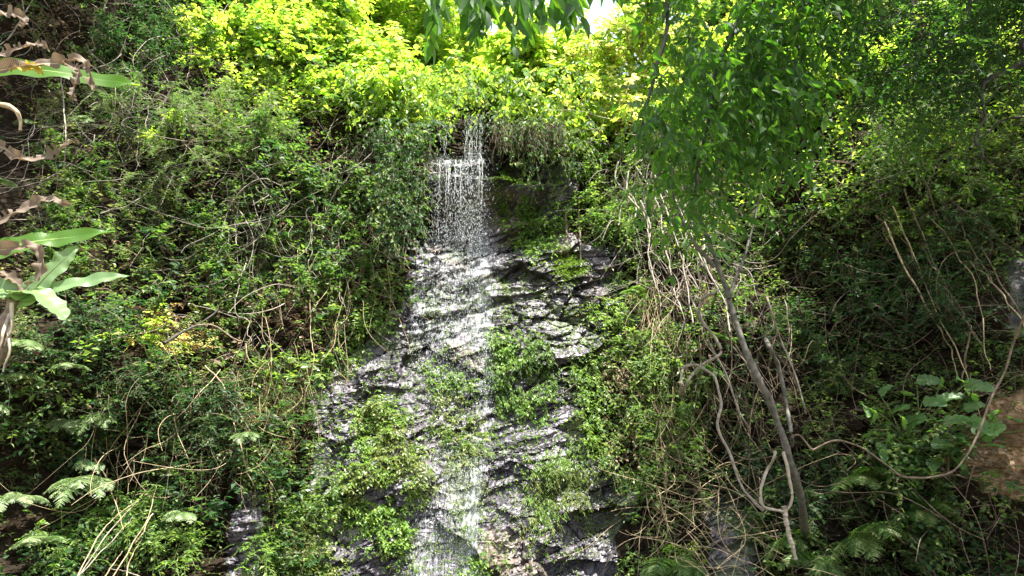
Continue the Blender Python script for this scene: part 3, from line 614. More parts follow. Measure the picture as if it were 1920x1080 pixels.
# ------------------------------------------------------------------ shrubs: a few kinds, each plant a thing
def copy_tree(o, parent=None):
    c = o.copy(); COL.objects.link(c); c.parent = parent
    for ch in list(o.children): copy_tree(ch, c)
    return c
def shrub_proto(name, lmats, tmat, seed, ns=9, H=.75, spread=.9, ll=.07, ratio=.5, nt_=9, nl=9, feath=False, lean=.55, droop=.35):
    global rng
    keep_ = rng; rng = np.random.default_rng(seed)
    root = thing(name)
    base = rng.normal(size=(ns, 3)) * .05; d = rng.normal(size=(ns, 3)) * spread * .6 + np.array([0, -lean, 1.]); Ls = H * rng.uniform(.6, 1.25, ns)
    P = arcs(base, d, Ls, np.full(ns, droop * .5), 9, .04)
    sb = B(); tubes(sb, P, np.linspace(1, .35, 9)[None] * rng.uniform(.006, .012, (ns, 1)), tmat, 4)
    fb = B()
    t = rng.uniform(.25, 1, (ns, nt_)) * 8; t = np.minimum(t, 7.99); i = t.astype(int); fr = (t - i)[..., None]
    k = np.arange(ns)[:, None]; q = (P[k, i] * (1 - fr) + P[k, i + 1] * fr).reshape(-1, 3); D_ = nrm(P[k, i + 1] - P[k, i]).reshape(-1, 3)
    dd = D_ * .6 + rng.normal(size=q.shape) * .75 + np.array([0, -.2, .1]); which = rng.integers(0, len(lmats), len(q))
    for z_, m_ in enumerate(lmats):
        w_ = which == z_
        if feath: sprig(fb, q[w_], dd[w_], rng.uniform(.2, .36, w_.sum()), droop, m_, tmat, 24, .04, .28, 5, tr=.002, ang=1.6, upj=.15)
        else: sprig(fb, q[w_], dd[w_], rng.uniform(.18, .36, w_.sum()), droop, m_, tmat, nl, ll, ratio, 5, LEAF2 if ll > .065 else LEAF, tr=.0025, hang=.1)
    sb.build('stems', root); fb.build('foliage', root)
    rng = keep_
    return root
PROTO = {}
def place_shrub(kind, u, v, label, cat, group, s=1.0, off=-.02, ry=None, copyonly=False):
    used, root = PROTO[kind]
    k = used % len(root); o = root[k] if used < len(root) else copy_tree(root[k]); PROTO[kind][0] += 1
    o.location = tuple(hit(u, v, off)); a = rng.uniform(-.9, .9) if ry is None else ry
    o.rotation_euler = (rng.uniform(-.2, .25), rng.uniform(-.2, .2), a); s_ = s * rng.uniform(.85, 1.15); o.scale = (s_,) * 3
    tag(o, label, cat, group); return o
def protos(kind, name, n_, **k): PROTO[kind] = [0, [shrub_proto(name, seed=100 * len(PROTO) + i_, **k) for i_ in range(n_)]]
protos('lime', 'shrub', 4, lmats=['lime', 'lime', 'green'], tmat='twig_brown', ns=10, H=.85, ll=.10, ratio=.62)
protos('limebig', 'shrub', 3, lmats=['lime'], tmat='twig_brown', ns=9, H=.9, ll=.13, ratio=.6, nl=8)
protos('gold', 'shrub', 2, lmats=['yellow', 'lime', 'yellow', 'lime'], tmat='twig_grey', ns=7, H=.85, ll=.10, ratio=.5)
protos('orange', 'shrub', 2, lmats=['orange', 'yellow', 'olive'], tmat='twig_grey', ns=7, H=.55, ll=.06, ratio=.42)
protos('feath', 'shrub', 3, lmats=['green', 'pale'], tmat='twig_grey', ns=8, H=.8, feath=True, droop=.5)
protos('small', 'shrub', 4, lmats=['green', 'deep', 'green'], tmat='twig_brown', ns=9, H=.7, ll=.074, ratio=.55, nt_=8)
protos('darkk', 'shrub', 3, lmats=['deep'], tmat='twig_brown', ns=9, H=.7, ll=.06, ratio=.5, nt_=11)
protos('cress', 'shrub', 3, lmats=['cress', 'green'], tmat='stem_green', ns=9, H=.6, ll=.06, ratio=.5, nt_=10, droop=.6)
ORD = ['first', 'second', 'third', 'fourth', 'fifth', 'sixth', 'seventh', 'eighth', 'ninth', 'tenth', 'eleventh', 'twelfth']
def fill(kind, poly, N, label, group, s=1.0, cat='shrub', mind=26):
    P = np.array(poly); pts = []; tries = 0
    while len(pts) < N and tries < 4000:
        tries += 1; u = rng.uniform(P[:, 0].min(), P[:, 0].max()); v = rng.uniform(P[:, 1].min(), P[:, 1].max())
        if not inpoly(np.array([[u, v]]), poly)[0] or rockmask(np.array([[u, v]]))[0]: continue
        if any((u - a) ** 2 + (v - b_) ** 2 < mind ** 2 for a, b_ in pts): continue
        pts.append((u, v))
    pts.sort(key=lambda a: a[1]); nr_ = max(1, min(3, round(len(pts) / 5))); per = math.ceil(len(pts) / nr_)
    for r_ in range(nr_):
        row = sorted(pts[r_ * per:(r_ + 1) * per])
        for k, (u, v) in enumerate(row):
            pos = {1: '', 2: ['upper row, ', 'lower row, '][r_ % 2], 3: ['top row, ', 'middle row, ', 'bottom row, '][r_]}[nr_]
            place_shrub(kind, u, v, label + ', ' + pos + ORD[k] + ' from left', cat, group, s)
G1 = 'lime shrubs along the cliff top'
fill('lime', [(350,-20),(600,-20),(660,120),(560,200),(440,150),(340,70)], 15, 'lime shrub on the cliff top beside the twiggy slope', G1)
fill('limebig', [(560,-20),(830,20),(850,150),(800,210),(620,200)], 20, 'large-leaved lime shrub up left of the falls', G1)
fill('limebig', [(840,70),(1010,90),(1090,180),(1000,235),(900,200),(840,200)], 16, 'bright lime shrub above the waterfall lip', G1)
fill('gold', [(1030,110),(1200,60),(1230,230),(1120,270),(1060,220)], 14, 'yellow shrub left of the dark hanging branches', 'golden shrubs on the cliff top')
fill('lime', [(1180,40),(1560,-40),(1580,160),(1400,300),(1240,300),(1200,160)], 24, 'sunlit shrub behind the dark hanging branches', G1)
fill('feath', [(200,180),(500,200),(520,360),(260,380)], 13, 'feathery bush below the left lime shrubs', 'feathery bushes')
fill('small', [(450,230),(790,240),(780,420),(640,600),(470,560)], 22, 'dark green bush in thicket left of falls', 'thicket bushes left of the falls')
fill('small', [(60,320),(430,400),(440,600),(240,620),(60,560)], 14, 'small-leaved bush behind the banana leaves', 'bushes behind the banana plant')
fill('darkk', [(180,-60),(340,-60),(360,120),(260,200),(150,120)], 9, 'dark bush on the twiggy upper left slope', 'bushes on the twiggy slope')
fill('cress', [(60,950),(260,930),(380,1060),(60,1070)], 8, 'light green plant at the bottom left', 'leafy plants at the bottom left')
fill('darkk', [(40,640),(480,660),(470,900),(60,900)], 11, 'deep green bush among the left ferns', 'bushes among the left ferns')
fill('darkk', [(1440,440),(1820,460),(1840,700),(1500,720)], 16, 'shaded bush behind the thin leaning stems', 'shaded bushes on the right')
fill('feath', [(1620,150),(1960,200),(1960,420),(1660,400)], 12, 'feathery grey-green bush at the upper right', 'feathery bushes')
fill('small', [(1480,320),(1900,360),(1880,470),(1500,460)], 10, 'twiggy bush below the upper right feathery bushes', 'bushes on the right slope')
fill('cress', [(1200,660),(1320,700),(1300,860),(1210,880)], 7, 'light green plant between creeper and lianas', 'plants right of the rock')
fill('cress', [(1090,280),(1200,300),(1200,470),(1110,460)], 6, 'green plant clinging beside the root tangle', 'plants beside the root tangle')
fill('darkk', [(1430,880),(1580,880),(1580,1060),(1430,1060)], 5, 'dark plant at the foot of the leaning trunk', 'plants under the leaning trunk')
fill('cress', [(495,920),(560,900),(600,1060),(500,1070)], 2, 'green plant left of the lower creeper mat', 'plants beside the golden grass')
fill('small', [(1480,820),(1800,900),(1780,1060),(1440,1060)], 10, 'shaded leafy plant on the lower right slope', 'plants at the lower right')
place_shrub('gold', 450, 195, 'yellow-orange leaved sprig bush on the upper left slope', 'shrub', None, .5)
place_shrub('orange', 500, 175, 'rusty orange sprigs between the lime leaves at the upper left', 'shrub', None, .6)
place_shrub('orange', 300, 640, 'orange and yellow leaved shrub above the fern on the left', 'shrub', None, 1.0, ry=.2)
place_shrub('orange', 360, 665, 'yellow-leaved shrub at the fork of the dark forked branch', 'shrub', None, .8, ry=-.2)
place_shrub('gold', 275, 655, 'pale yellow sprig beside the orange shrub on the left', 'shrub', None, .6)
place_shrub('gold', 1090, 275, 'little yellow sprig dangling over the root tangle', 'shrub', None, .35)
for (u, v), k in zip(((345, 270), (430, 235), (310, 300), (600, 195), (390, 150)), (1, 3, 0, 4, 2)):
    place_shrub('lime', u, v, 'isolated bright lime sprig over the feathery left brush, ' + ORD[k] + ' from left', 'shrub', 'lime sprigs on the left slope', .4, off=.25)
place_shrub('cress', 1270, 1070, 'vivid green young bush at the bottom, right of the rock', 'shrub', None, .8)
place_shrub('lime', 1290, 1085, 'low bright bush at the bottom edge beside the earth gully', 'shrub', None, .5)

# ------------------------------------------------------------------ ferns
def fern_proto(seed, nf=6, L=.6, mat='pale'):
    global rng
    keep_ = rng; rng = np.random.default_rng(seed); root = thing('fern')
    for f in range(nf):
        a = -math.pi / 2 + (f - (nf - 1) / 2) * (2.6 / nf) + rng.normal() * .15; l_ = L * rng.uniform(.75, 1.15)
        d = np.array([math.cos(a), math.sin(a), .75 + rng.normal() * .2]); P = arcs(np.zeros((1, 3)), d[None], np.array([l_]), np.array([.75]), 24, .01)[0]
        bd = B(); tubes(bd, P[None], np.linspace(.004, .0015, 24)[None], 'stem_green', 4)
        n_ = 20; t = np.linspace(.16, .985, n_) * 23; i = np.minimum(t.astype(int), 22); Q = P[i] + (P[i + 1] - P[i]) * (t - i)[:, None]; D_ = nrm(P[i + 1] - P[i])
        sd_ = nrm(np.cross(D_, [0, 0, 1.])); pl = l_ * .34 * np.sin(np.linspace(.45, 1, n_) * math.pi) ** .8 + .012
        for sg in (-1, 1):
            ax = nrm(sd_ * sg + D_ * .35 + np.array([0, 0, -.12])); m_ = 9
            s_ = (np.arange(m_) + .5) / m_; q = Q[:, None] + ax[:, None] * (s_[None, :, None] * pl[:, None, None]); q[..., 2] -= .25 * pl[:, None] * s_[None] ** 2
            for s2 in (-1, 1):
                la = D_[:, None] * s2 * 1.0 + ax[:, None] * .45 + 0 * q; up = np.cross(sd_, D_)[:, None] + rng.normal(size=q.shape) * .12
                sz = (pl[:, None] * .20 * (1.1 - s_[None] ** 1.5) + .004)
                leaves(bd, q.reshape(-1, 3), la.reshape(-1, 3), up.reshape(-1, 3), sz.reshape(-1), (sz * .5).reshape(-1) + .003, mat, LEAF, np.full(q.shape[0] * m_, rng.uniform(.2, 1)))
        bd.build('frond', root)
    rng = keep_; return root
PROTO['fern'] = [0, [fern_proto(11, 7, .5, 'bracken'), fern_proto(12, 6, .55, 'bracken'), fern_proto(13, 8, .45, 'bracken')]]
PROTO['darkfern'] = [0, [fern_proto(21, 5, .6, 'green'), fern_proto(22, 6, .5, 'green')]]
for u, v, s, lab in [
    (178, 700, .62, 'bleached pale fern standing alone above the shrub slope at the left'),
    (212, 905, .95, 'wide bright fern catching the sun above the bare fallen branches'),
    (218, 868, .5, 'small upright fern directly behind the wide bright fern'),
    (185, 800, .8, 'pale fern on the left slope, above and left of the wide bright fern'),
    (232, 790, .7, 'pale fern leaning right, in the cluster above the wide bright fern'),
    (100, 665, .8, 'shaded blue-green fern below the banana stem'),
    (85, 720, .6, 'small shaded fern under the blue-green one at the left'),
    (15, 770, 1.0, 'large pale fern cut by the left edge, upper one'),
    (30, 930, 1.0, 'large dusty fern at the left edge, lower one'),
    (100, 930, .7, 'fern between the left edge and the wide bright fern'),
    (200, 255, .45, 'small fern among the grey twigs under the upper banana leaf'),
    (95, 260, .5, 'tiny fern in the dark hollow behind the curled dead banana leaf'),
    (40, 370, .7, 'dark fern in the hollow at the left edge between the banana leaves'),
    (490, 820, .4, 'small fern at the tip of the diagonal dry branch'),
    (380, 960, .6, 'fern in the shade right of the bare fallen branches'),
    (130, 1010, .7, 'fern at the bottom left below the wide bright fern')]:
    place_shrub('fern', u, v, lab, 'fern', 'ferns on the left slope', s * .98, off=.5, ry=rng.uniform(-.35, .35))
for u, v, s, lab in [
    (1590, 900, .8, 'shaded fern on the lower right slope under the broad-leaved plant'),
    (1650, 920, .55, 'small fern hanging below the broad-leaved plant'),
    (1600, 1000, .9, 'fern lit along its top near the bottom right'),
    (1500, 1040, .7, 'feathery fern at the foot of the white vertical liana end'),
    (1460, 1010, .6, 'light fern crossed by the white vertical liana end'),
    (1320, 700, .5, 'small fern beside the looping liana on the right'),
    (1700, 960, .7, 'dark fern in the deepest shade at the lower right'),
    (1330, 640, .4, 'tiny fern left of the leaning trunk'),
    (1180, 560, .4, 'little fern on the grey boulder below the root tangle'),
    (1245, 1050, .8, 'bright fern at the bottom edge right of the wet slabs')]:
    place_shrub('darkfern', u, v, lab, 'fern', 'ferns on the right slope', s * 1.25, off=.3, ry=rng.uniform(-.35, .35))

# ------------------------------------------------------------------ banana plant at the left edge
def blade(parent, name, pts, width, mat, fold=.35, wave=.03, tear=0, seed=0, label=None, tw=0.0, rib='stem_green', curl=0.0, face=(-.55, .85)):
    """pts: midrib control points (world); width: half width in metres"""
    r_ = np.random.default_rng(seed); n_ = 44; P = spline(pts, n_); t = np.linspace(0, 1, n_)
    T = nrm(np.gradient(P, axis=0)); up0 = np.array([0, face[0], face[1]]); sd_ = nrm(np.cross(T, up0)); up = np.cross(sd_, T)
    c_, s_ = np.cos(tw), np.sin(tw); sd_, up = sd_ * c_ + up * s_, up * c_ - sd_ * s_
    prof = np.clip(np.minimum(t / .12, 1) ** .6 * (1 - t ** 7) ** .8 * (1 - .25 * t), .02, 1)
    m_ = 9; s = np.linspace(-1, 1, m_)
    V = np.zeros((n_, m_, 3))
    for k in range(m_):
        a = abs(s[k]); sg = np.sign(s[k]); wv = wave * a * np.sin(t * 17 + 2 * sg + seed) + wave * .7 * a * np.sin(t * 41 + 5 * sg + seed)
        wid = width * prof * (1 + .10 * a * np.sin(t * 29 + seed * 2 + sg))
        V[:, k] = P + sd_ * (s[k] * wid * math.cos(fold) * (1 - curl * a * a))[:, None] + up * (a * wid * math.sin(fold) - curl * a * a * width * prof * 1.2 + wv)[:, None]
    i, j = np.meshgrid(np.arange(m_ - 1), np.arange(n_ - 1)); q = (j * m_ + i)
    f = np.stack([q, q + 1, q + 1 + m_, q + m_], -1).reshape(-1, 4)
    rows = j.reshape(-1); cols = i.reshape(-1); keep = np.ones(len(f), bool)
    for k in range(tear):
        rr = r_.integers(6, n_ - 4); sd2 = r_.random() < .5; keep &= ~((rows == rr) & ((cols < 3) if sd2 else (cols > 4)))
    bd = B(); bd.add(V, f[keep], mat, .5); o = bd.build(name, parent, smooth=True)
    uvw = np.stack([np.repeat(t * 3.0, m_), np.zeros(n_ * m_), np.zeros(n_ * m_)], -1); a = o.data.attributes.new('blade', 'FLOAT_VECTOR', 'POINT'); a.data.foreach_set('vector', uvw.astype(np.float32).ravel())
    if label: o['label'] = label
    rb = B(); tubes(rb, (P - up * .004)[None], np.linspace(.010, .003, n_)[None] * (width / .07), rib, 6); rb.build('midrib', o)
    return o
YB = 4.6
ban = thing('banana_plant', (0, 0, 0))
tag(ban, 'banana plant at the left edge with broad green leaves and shrivelled brown ones', 'banana plant')
def pp(*uvs, y=YB): return [at(a[0], a[1], (a[2] if len(a) > 2 else y)) for a in uvs]
blade(ban, 'leaf', pp((-330, 250, 4.9), (-150, 150), (-20, 128), (90, 133), (180, 148), (262, 160)), .075, 'banana_green', .12, .012, 0, 1, 'long flat green leaf pointing right', tw=.0, face=(-.95,.35))
blade(ban, 'leaf', pp((-60, 560), (-40, 490), (40, 458), (120, 446), (216, 433)), .07, 'banana_green', .12, .012, 0, 2, tw=.0, face=(-.95,.35))
blade(ban, 'leaf', pp((10, 560), (60, 552), (120, 536), (190, 522), (242, 517)), .05, 'banana_pale', .15, .008, 0, 3, 'pale leaf arching down to the right', tw=.0, face=(-.9,.4))
blade(ban, 'leaf', pp((20, 575), (60, 545), (95, 510), (125, 482), (145, 462)), .075, 'banana_pale', .1, .006, 0, 4, tw=.0, face=(-1,.2))
blade(ban, 'leaf', pp((20, 550), (60, 545, 4.5), (90, 562, 4.45), (110, 582, 4.42), (123, 600, 4.4)), .075, 'banana_pale', .15, .006, 0, 5, 'short pale leaf hanging down', tw=.2)
blade(ban, 'leaf', pp((60, 548), (10, 545), (-60, 540), (-120, 560)), .08, 'banana_pale', .3, .01, 0, 6, tw=.5)
blade(ban, 'dead_leaf', pp((-60, 30), (-10, 28), (25, 25), (48, 40), (40, 52)), 0.049, 'banana_dead', 0.63, 0.024, 9, 7, curl=.15, rib='twig_tan', face=(-.95, .3))
blade(ban, 'dead_leaf', pp((-90, 150), (-20, 112), (30, 92), (75, 82), (92, 96)), 0.044, 'banana_dead', 0.56, 0.017, 8, 8, curl=.15, rib='twig_tan', face=(-.95, .3))
blade(ban, 'dead_leaf', pp((-20, 135, 4.5), (60, 122, 4.5), (110, 118, 4.5), (150, 112, 4.5), (168, 135, 4.5), (172, 168, 4.5)), 0.054, 'banana_dead', 0.70, 0.024, 10, 9, curl=.15, rib='twig_tan', face=(-.95, .3))
blade(ban, 'dead_leaf', pp((120, 120, 4.48), (148, 132, 4.46), (140, 160, 4.45), (135, 192, 4.45)), 0.039, 'banana_dead', 0.70, 0.024, 8, 10, curl=.15, rib='twig_tan', face=(-.95, .3))
blade(ban, 'dead_leaf', pp((-80, 260), (0, 275), (40, 298), (90, 292), (130, 268), (146, 262)), 0.044, 'banana_dead', 0.56, 0.024, 10, 11, curl=.15, rib='twig_tan', face=(-.95, .3))
blade(ban, 'dead_leaf', pp((-60, 450), (0, 415), (50, 388), (90, 374), (134, 384)), 0.049, 'banana_dead', 0.49, 0.017, 8, 12, curl=.15, rib='twig_tan', face=(-.95, .3))
blade(ban, 'dead_leaf', pp((-40, 470, 4.5), (30, 466, 4.5), (66, 462, 4.5), (80, 490, 4.5), (70, 520, 4.5), (50, 535, 4.5)), 0.049, 'banana_dead', 0.63, 0.024, 10, 13, curl=.15, rib='twig_tan', face=(-.95, .3))
blade(ban, 'dead_leaf', pp((15, 128, 4.5), (40, 126, 4.5), (70, 130, 4.5), (80, 140, 4.5)), .045, 'banana_yellow', .5, .015, 2, 14, 'yellowing torn piece of leaf', curl=.15, rib='twig_tan', face=(-.95, .3))
blade(ban, 'dead_leaf', pp((-30, 505), (10, 515), (40, 540), (50, 552)), 0.035, 'banana_dead', 0.49, 0.017, 8, 15, rib='twig_tan')
bd = B(); limb(bd, pp((-60, 200), (0, 196), (28, 206), (38, 226), (38, 245)), .016, .010, 'twig_tan', 20, 8); bd.build('leaf_stalk', ban, smooth=True)
bd = B(); p0 = at(30, 560, YB); limb(bd, [p0, at(6, 620, YB), at(-22, 700, YB), at(-90, 850, YB), at(-130, 1500, YB)], .03, .06, 'twig_brown', 40, 14, .015)
for k in range(3):
    a = rng.uniform(0, 6); limb(bd, [at(20 - k * 3, 570 + 20 * k, YB - .05), at(15 + 12 * math.cos(a), 610 + 22 * k, YB - .09), at(2 + 8 * math.cos(a), 650 + 24 * k, YB - .08)], .014, .004, 'bark_pale', 12, 5, .01)
bd.build('pseudostem', ban, smooth=True)
# ------------------------------------------------------------------ broad-leaved plant on the right slope
bl = thing('broad_leaved_plant'); c0 = hit(1700, 850, .1); bl.location = tuple(c0); tag(bl, 'broad-leaved plant with big oval glossy leaves on the shaded right slope', 'plant')
sp = [(1700,725),(1735,722),(1755,745),(1690,760),(1650,745),(1610,738),(1590,780),(1630,790),(1670,790),(1720,790),(1760,800),(1795,808),(1800,780),(1770,765),(1745,830),(1700,835),(1665,830),(1690,865),(1620,820),(1570,775),(1785,835),(1850,820),(1640,770),(1720,752),(1778,730),(1740,790),(1690,720),(1660,860),(1735,860),(1600,845),(1825,790)]
stb = B()
for k, (u, v) in enumerate(sp):
    tip = hit(u, v, .55 + .25 * rng.random()); basep = c0 + rng.normal(size=3) * .06; dr_ = tip - basep; dr_ /= np.linalg.norm(dr_)
    L_ = rng.uniform(.20, .34); d_ = nrm(dr_ * .6 + np.array([rng.normal() * .5, -.5, rng.normal() * .35 - .1])); st_ = tip - d_ * L_ * .5
    limb(stb, [basep, (basep + st_) / 2 + np.array([0, 0, .08]), st_], .007, .005, 'stem_green', 10, 5)
    pts = [(st_ + d_ * L_ * s_ + np.array([0, 0, -.25 * L_ * s_ * s_])) - c0 for s_ in (0, .33, .66, 1)]
    blade(bl, 'leaf', pts, L_ * rng.uniform(.24, .30), 'broad_green', rng.uniform(.1, .35), .004, 0, 30 + k, tw=rng.uniform(-.5, .5), face=(-.85, .5))
so = stb.build('stems'); so.parent = bl; so.location = tuple(-c0)

# ------------------------------------------------------------------ trunks, lianas and branches
def pix(uvs, off=.3):
    """control points: (u, v[, stand-off from the slope])"""
    return [hit(a[0], a[1], a[2] if len(a) > 2 else off) for a in uvs]
def pixy(uvs): return [at(*a) for a in uvs]
def liana(label, pts, r0, r1, mat='twig_grey', name='liana', cat='liana', group=None, off=.35, wob=.02, n_=60, flat=None):
    if flat:
        P = pixy([(a[0], a[1], flat + (a[2] if len(a) > 2 else 0)) for a in pts]); P = [hit(pts[0][0], pts[0][1], -.05)] + P if 'end hanging' not in label and 'U-shaped loop at' not in label else P
        if 'end hanging' not in label and 'U-shaped' not in label: P = P + [hit(pts[-1][0], pts[-1][1], -.05)]
    else: P = pix(pts, off)
    bd = B(); limb(bd, P, r0, r1, mat, n_, 8, wob); o = bd.build(name, smooth=True); tag(o, label, cat, group); return o
# leaning grey trunk
T = thing('leaning_tree'); tag(T, 'slender grey tree trunk leaning left out of the lower right slope', 'tree')
yl = 6.9
bd = B(); limb(bd, ([hit(1512, 1030, -.1)] + pixy([(1498, 940, 7.5), (1478, 850, 7.1), (1452, 770, 7.0), (1425, 705, yl), (1395, 640, yl), (1365, 560, yl), (1340, 500, yl), (1318, 445, yl), (1290, 380, yl), (1275, 300, yl)])), 0.038, .014, 'bark_grey', 80, 12, .08)
bd.build('trunk', T, smooth=True)
bd = B(); limb(bd, pixy([(1340, 500, yl), (1290, 440, 6.8), (1250, 330, 6.7), (1235, 200, 6.6)]), .02, .008, 'bark_grey', 30, 7, .02); bd.build('limb', T, smooth=True)
bd = B(); limb(bd, pixy([(1365, 560, yl), (1400, 470, 7.0), (1420, 380, 7.1), (1450, 250, 7.1)]), .016, .006, 'bark_grey', 30, 7, .03); bd.build('limb', T, smooth=True)
bd = B(); K = 160; uu = rng.uniform(1200, 1420, K); vv = rng.uniform(180, 400, K); A = np.stack([at(a, b_, 6.8 + rng.normal() * .25) for a, b_ in zip(uu, vv)])
sprig(bd, A, rng.normal(size=(K, 3)) + np.array([0, 0, -.2]), .4, .6, 'green', 'twig_brown', 8, .075, .42, 5, LEAF2, hang=.5); bd.build('crown', T)
yl = 6.75
liana('pale liana loop dropping from the roots, curling left then down to the earth gully', [(1345, 545), (1315, 565), (1318, 600), (1345, 640), (1350, 665), (1310, 690), (1282, 730)], .015, .010, 'twig_grey', flat=6.7)
liana('long pale S-shaped liana arching from the left and running down to the U-shaped loop', [(1275, 740), (1282, 695), (1310, 685), (1345, 710), (1358, 760), (1350, 800), (1368, 860), (1390, 920), (1425, 955)], .011, .012, 'twig_grey', flat=6.6, wob=.05)
liana('thick bleached U-shaped liana loop at the lower right', [(1455, 850), (1440, 880), (1428, 915), (1430, 945), (1455, 957), (1480, 950), (1487, 925), (1475, 890), (1463, 850)], .013, .012, 'bark_pale', flat=6.5, wob=.03)
liana('bleached straight liana end hanging below the U-shaped loop', [(1470, 950), (1476, 985), (1482, 1010), (1492, 1050)], .021, .015, 'bark_pale', flat=6.5, wob=.01)
liana('long liana sagging from the leaning trunk to the right and climbing into the shade', [(1482, 815), (1500, 805), (1525, 835), (1560, 820), (1600, 832), (1645, 860), (1690, 895), (1745, 897), (1790, 885), (1830, 820), (1870, 730), (1900, 660), (1935, 580)], .007, .010, 'twig_brown', flat=6.6, n_=90, wob=.07)
liana('thin kinked vine left of the leaning trunk', [(1298, 560), (1330, 640), (1360, 700), (1385, 770), (1405, 800)], .009, .006, 'twig_grey', flat=6.9)
liana('thin dark stem right of the leaning trunk', [(1440, 640, .2), (1460, 690, .2), (1475, 760, .2), (1485, 830, .2)], .022, .014, 'bark_grey', flat=7.0)
liana('thin vine running straight down right of the leaning trunk', [(1440, 560), (1465, 640), (1490, 700), (1510, 770)], .008, .006, 'twig_grey', flat=6.9)
liana('arched grey vine in the thicket left of the falls', [(440, 470), (455, 420), (480, 380), (515, 362), (550, 372)], .010, .006, 'twig_grey', off=.55)
liana('grey vine hanging from the arched vine in the left thicket', [(470, 480), (468, 430), (475, 400)], .008, .006, 'twig_grey', off=.55)
liana('straight grey vine dropping through the left thicket', [(590, 410), (602, 440), (604, 500), (598, 540)], .008, .004, 'twig_grey', off=.5, wob=.08)
liana('thin vertical vine between the left thicket and the rock', [(590, 540), (592, 620), (600, 700), (580, 780)], .005, .003, 'twig_tan', off=.4, wob=.08)
liana('long dry branch slanting down towards the fallen branches left of the golden grass', [(415, 690), (450, 740), (462, 800), (485, 860), (495, 905)], .008, .004, 'twig_tan', off=.45, wob=.05)
liana('whitish vertical stem on the left slope under the upper banana leaf', [(150, 170), (158, 230), (162, 280), (160, 350)], .010, .008, 'twig_grey', off=.5)
liana('thin liana crossing the green slope left of the arched vine', [(230, 425), (270, 415), (300, 400), (315, 385)], .009, .006, 'twig_grey', off=.6)
liana('bundle of bleached stems above the lowest golden grass, left of the rock', [(488, 500), (478, 540), (480, 600), (492, 650)], .008, .004, 'twig_grey', off=.5, wob=.1)
liana('brown hanging root in front of the small dark overhang', [(1060, 400), (1062, 440), (1063, 470), (1066, 500)], .022, .014, 'twig_brown', off=.12)
liana('second brown hanging root right of the first under the overhang', [(1084, 400), (1086, 460), (1088, 505)], .014, .01, 'twig_brown', off=.12)
liana('thin broken stick across the black rock hollow', [(1040, 745), (1060, 735), (1078, 722)], .012, .008, 'bark_dark', off=.25, name='stick', cat='stick')
# long roots beneath the root tangle
for k, (u0, v0, u1, v1) in enumerate(sorted([(1165,350,1200,470),(1180,340,1230,480),(1210,350,1290,560),(1230,380,1300,520),(1150,330,1180,430),(1190,400,1215,560),(1250,400,1330,560),(1270,460,1280,620),(1300,470,1345,640),(1225,470,1260,600)])):
    liana('pale thick root in the bleached tangle right of the falls, ' + ORD[k] + ' from left', [(u0, v0), ((u0 * 2 + u1) / 3 + rng.normal() * 14, (v0 * 2 + v1) / 3), ((u0 + 2 * u1) / 3 + rng.normal() * 14, (v0 + 2 * v1) / 3), (u1, v1)], .013, .008, 'twig_grey', 'root', 'root', 'roots in the bleached tangle', off=.6, wob=.03)
# dark forked branch, left
DB = thing('forked_branch'); tag(DB, 'dark forked branch beside the orange-leaved shrub on the left', 'branch')
bd = B(); limb(bd, pix([(355, 660), (385, 640), (412, 627)], .7), .018, .015, 'bark_dark', 20, 7, .01); bd.build('stem', DB, smooth=True)
bd = B(); limb(bd, pix([(412, 627), (440, 628), (465, 645), (485, 655)], .7), .012, .007, 'twig_brown', 20, 7, .01); bd.build('limb', DB, smooth=True)
bd = B(); limb(bd, pix([(412, 627), (440, 605), (455, 585), (490, 575)], .7), .011, .006, 'bark_dark', 20, 7, .01); bd.build('limb', DB, smooth=True)
bd = B(); limb(bd, pix([(412, 627), (395, 612), (372, 608)], .7), .009, .006, 'bark_dark', 12, 7, .01); bd.build('limb', DB, smooth=True)
# bare fallen branches at the bottom left
for k, pts in enumerate([[(195, 1085), (240, 1010), (290, 950), (330, 910), (375, 870)], [(200, 1075), (235, 1000), (275, 955), (332, 915)], [(255, 1085), (300, 1010), (325, 960), (340, 905)], [(180, 1090), (230, 1040), (275, 985), (300, 960)], [(285, 1090), (292, 1040), (315, 1000)], [(230, 860), (255, 910), (270, 950), (280, 985)], [(225, 870), (245, 900), (262, 930)], [(330, 955), (318, 985), (300, 1010)], [(240, 1085), (268, 1040), (282, 1020)], [(350, 1090), (300, 1060), (260, 1050)]]):
    liana('bare bleached branch in the lower left fallen fan, ' + ORD[[2, 1, 6, 0, 7, 4, 3, 8, 5, 9][k]] + ' from left', pts, .007, .003, 'twig_tan' if k % 3 else 'twig_grey', 'fallen_branch', 'branch', 'bare fallen branches at the lower left', off=.6, wob=.02)
# thin leaning stems on the right
for k, pts in enumerate([[(1640,410),(1680,500),(1730,620),(1775,720),(1800,800)], [(1660,380),(1720,520),(1760,600),(1790,640)], [(1690,470),(1740,560),(1800,660)], [(1780,500),(1830,560),(1880,640),(1900,700)], [(1800,480),(1850,580),(1890,650),(1895,720)], [(1760,430),(1800,520),(1850,600)], [(1630,440),(1700,580),(1740,660),(1752,720)], [(1610,420),(1660,470),(1700,560)], [(1775,640),(1770,700),(1778,760),(1785,790)], [(1720,430),(1790,560),(1810,700)], [(1700,350),(1730,470),(1745,560)]]):
    liana('bare stem in the leaning fan on the right slope, ' + ORD[[1, 3, 4, 9, 10, 6, 2, 0, 7, 5, 8][k]] + ' from left', pts, rng.uniform(.007, .012), .005, ['twig_tan', 'twig_brown', 'twig_brown'][k % 3], 'thin_stem', 'stem', 'thin leaning stems on the right', off=.45, wob=.06)
liana('bare stem crossing the dark upper left slope', [(55, 110), (90, 55), (115, 0)], .011, .007, 'twig_grey', off=.5)
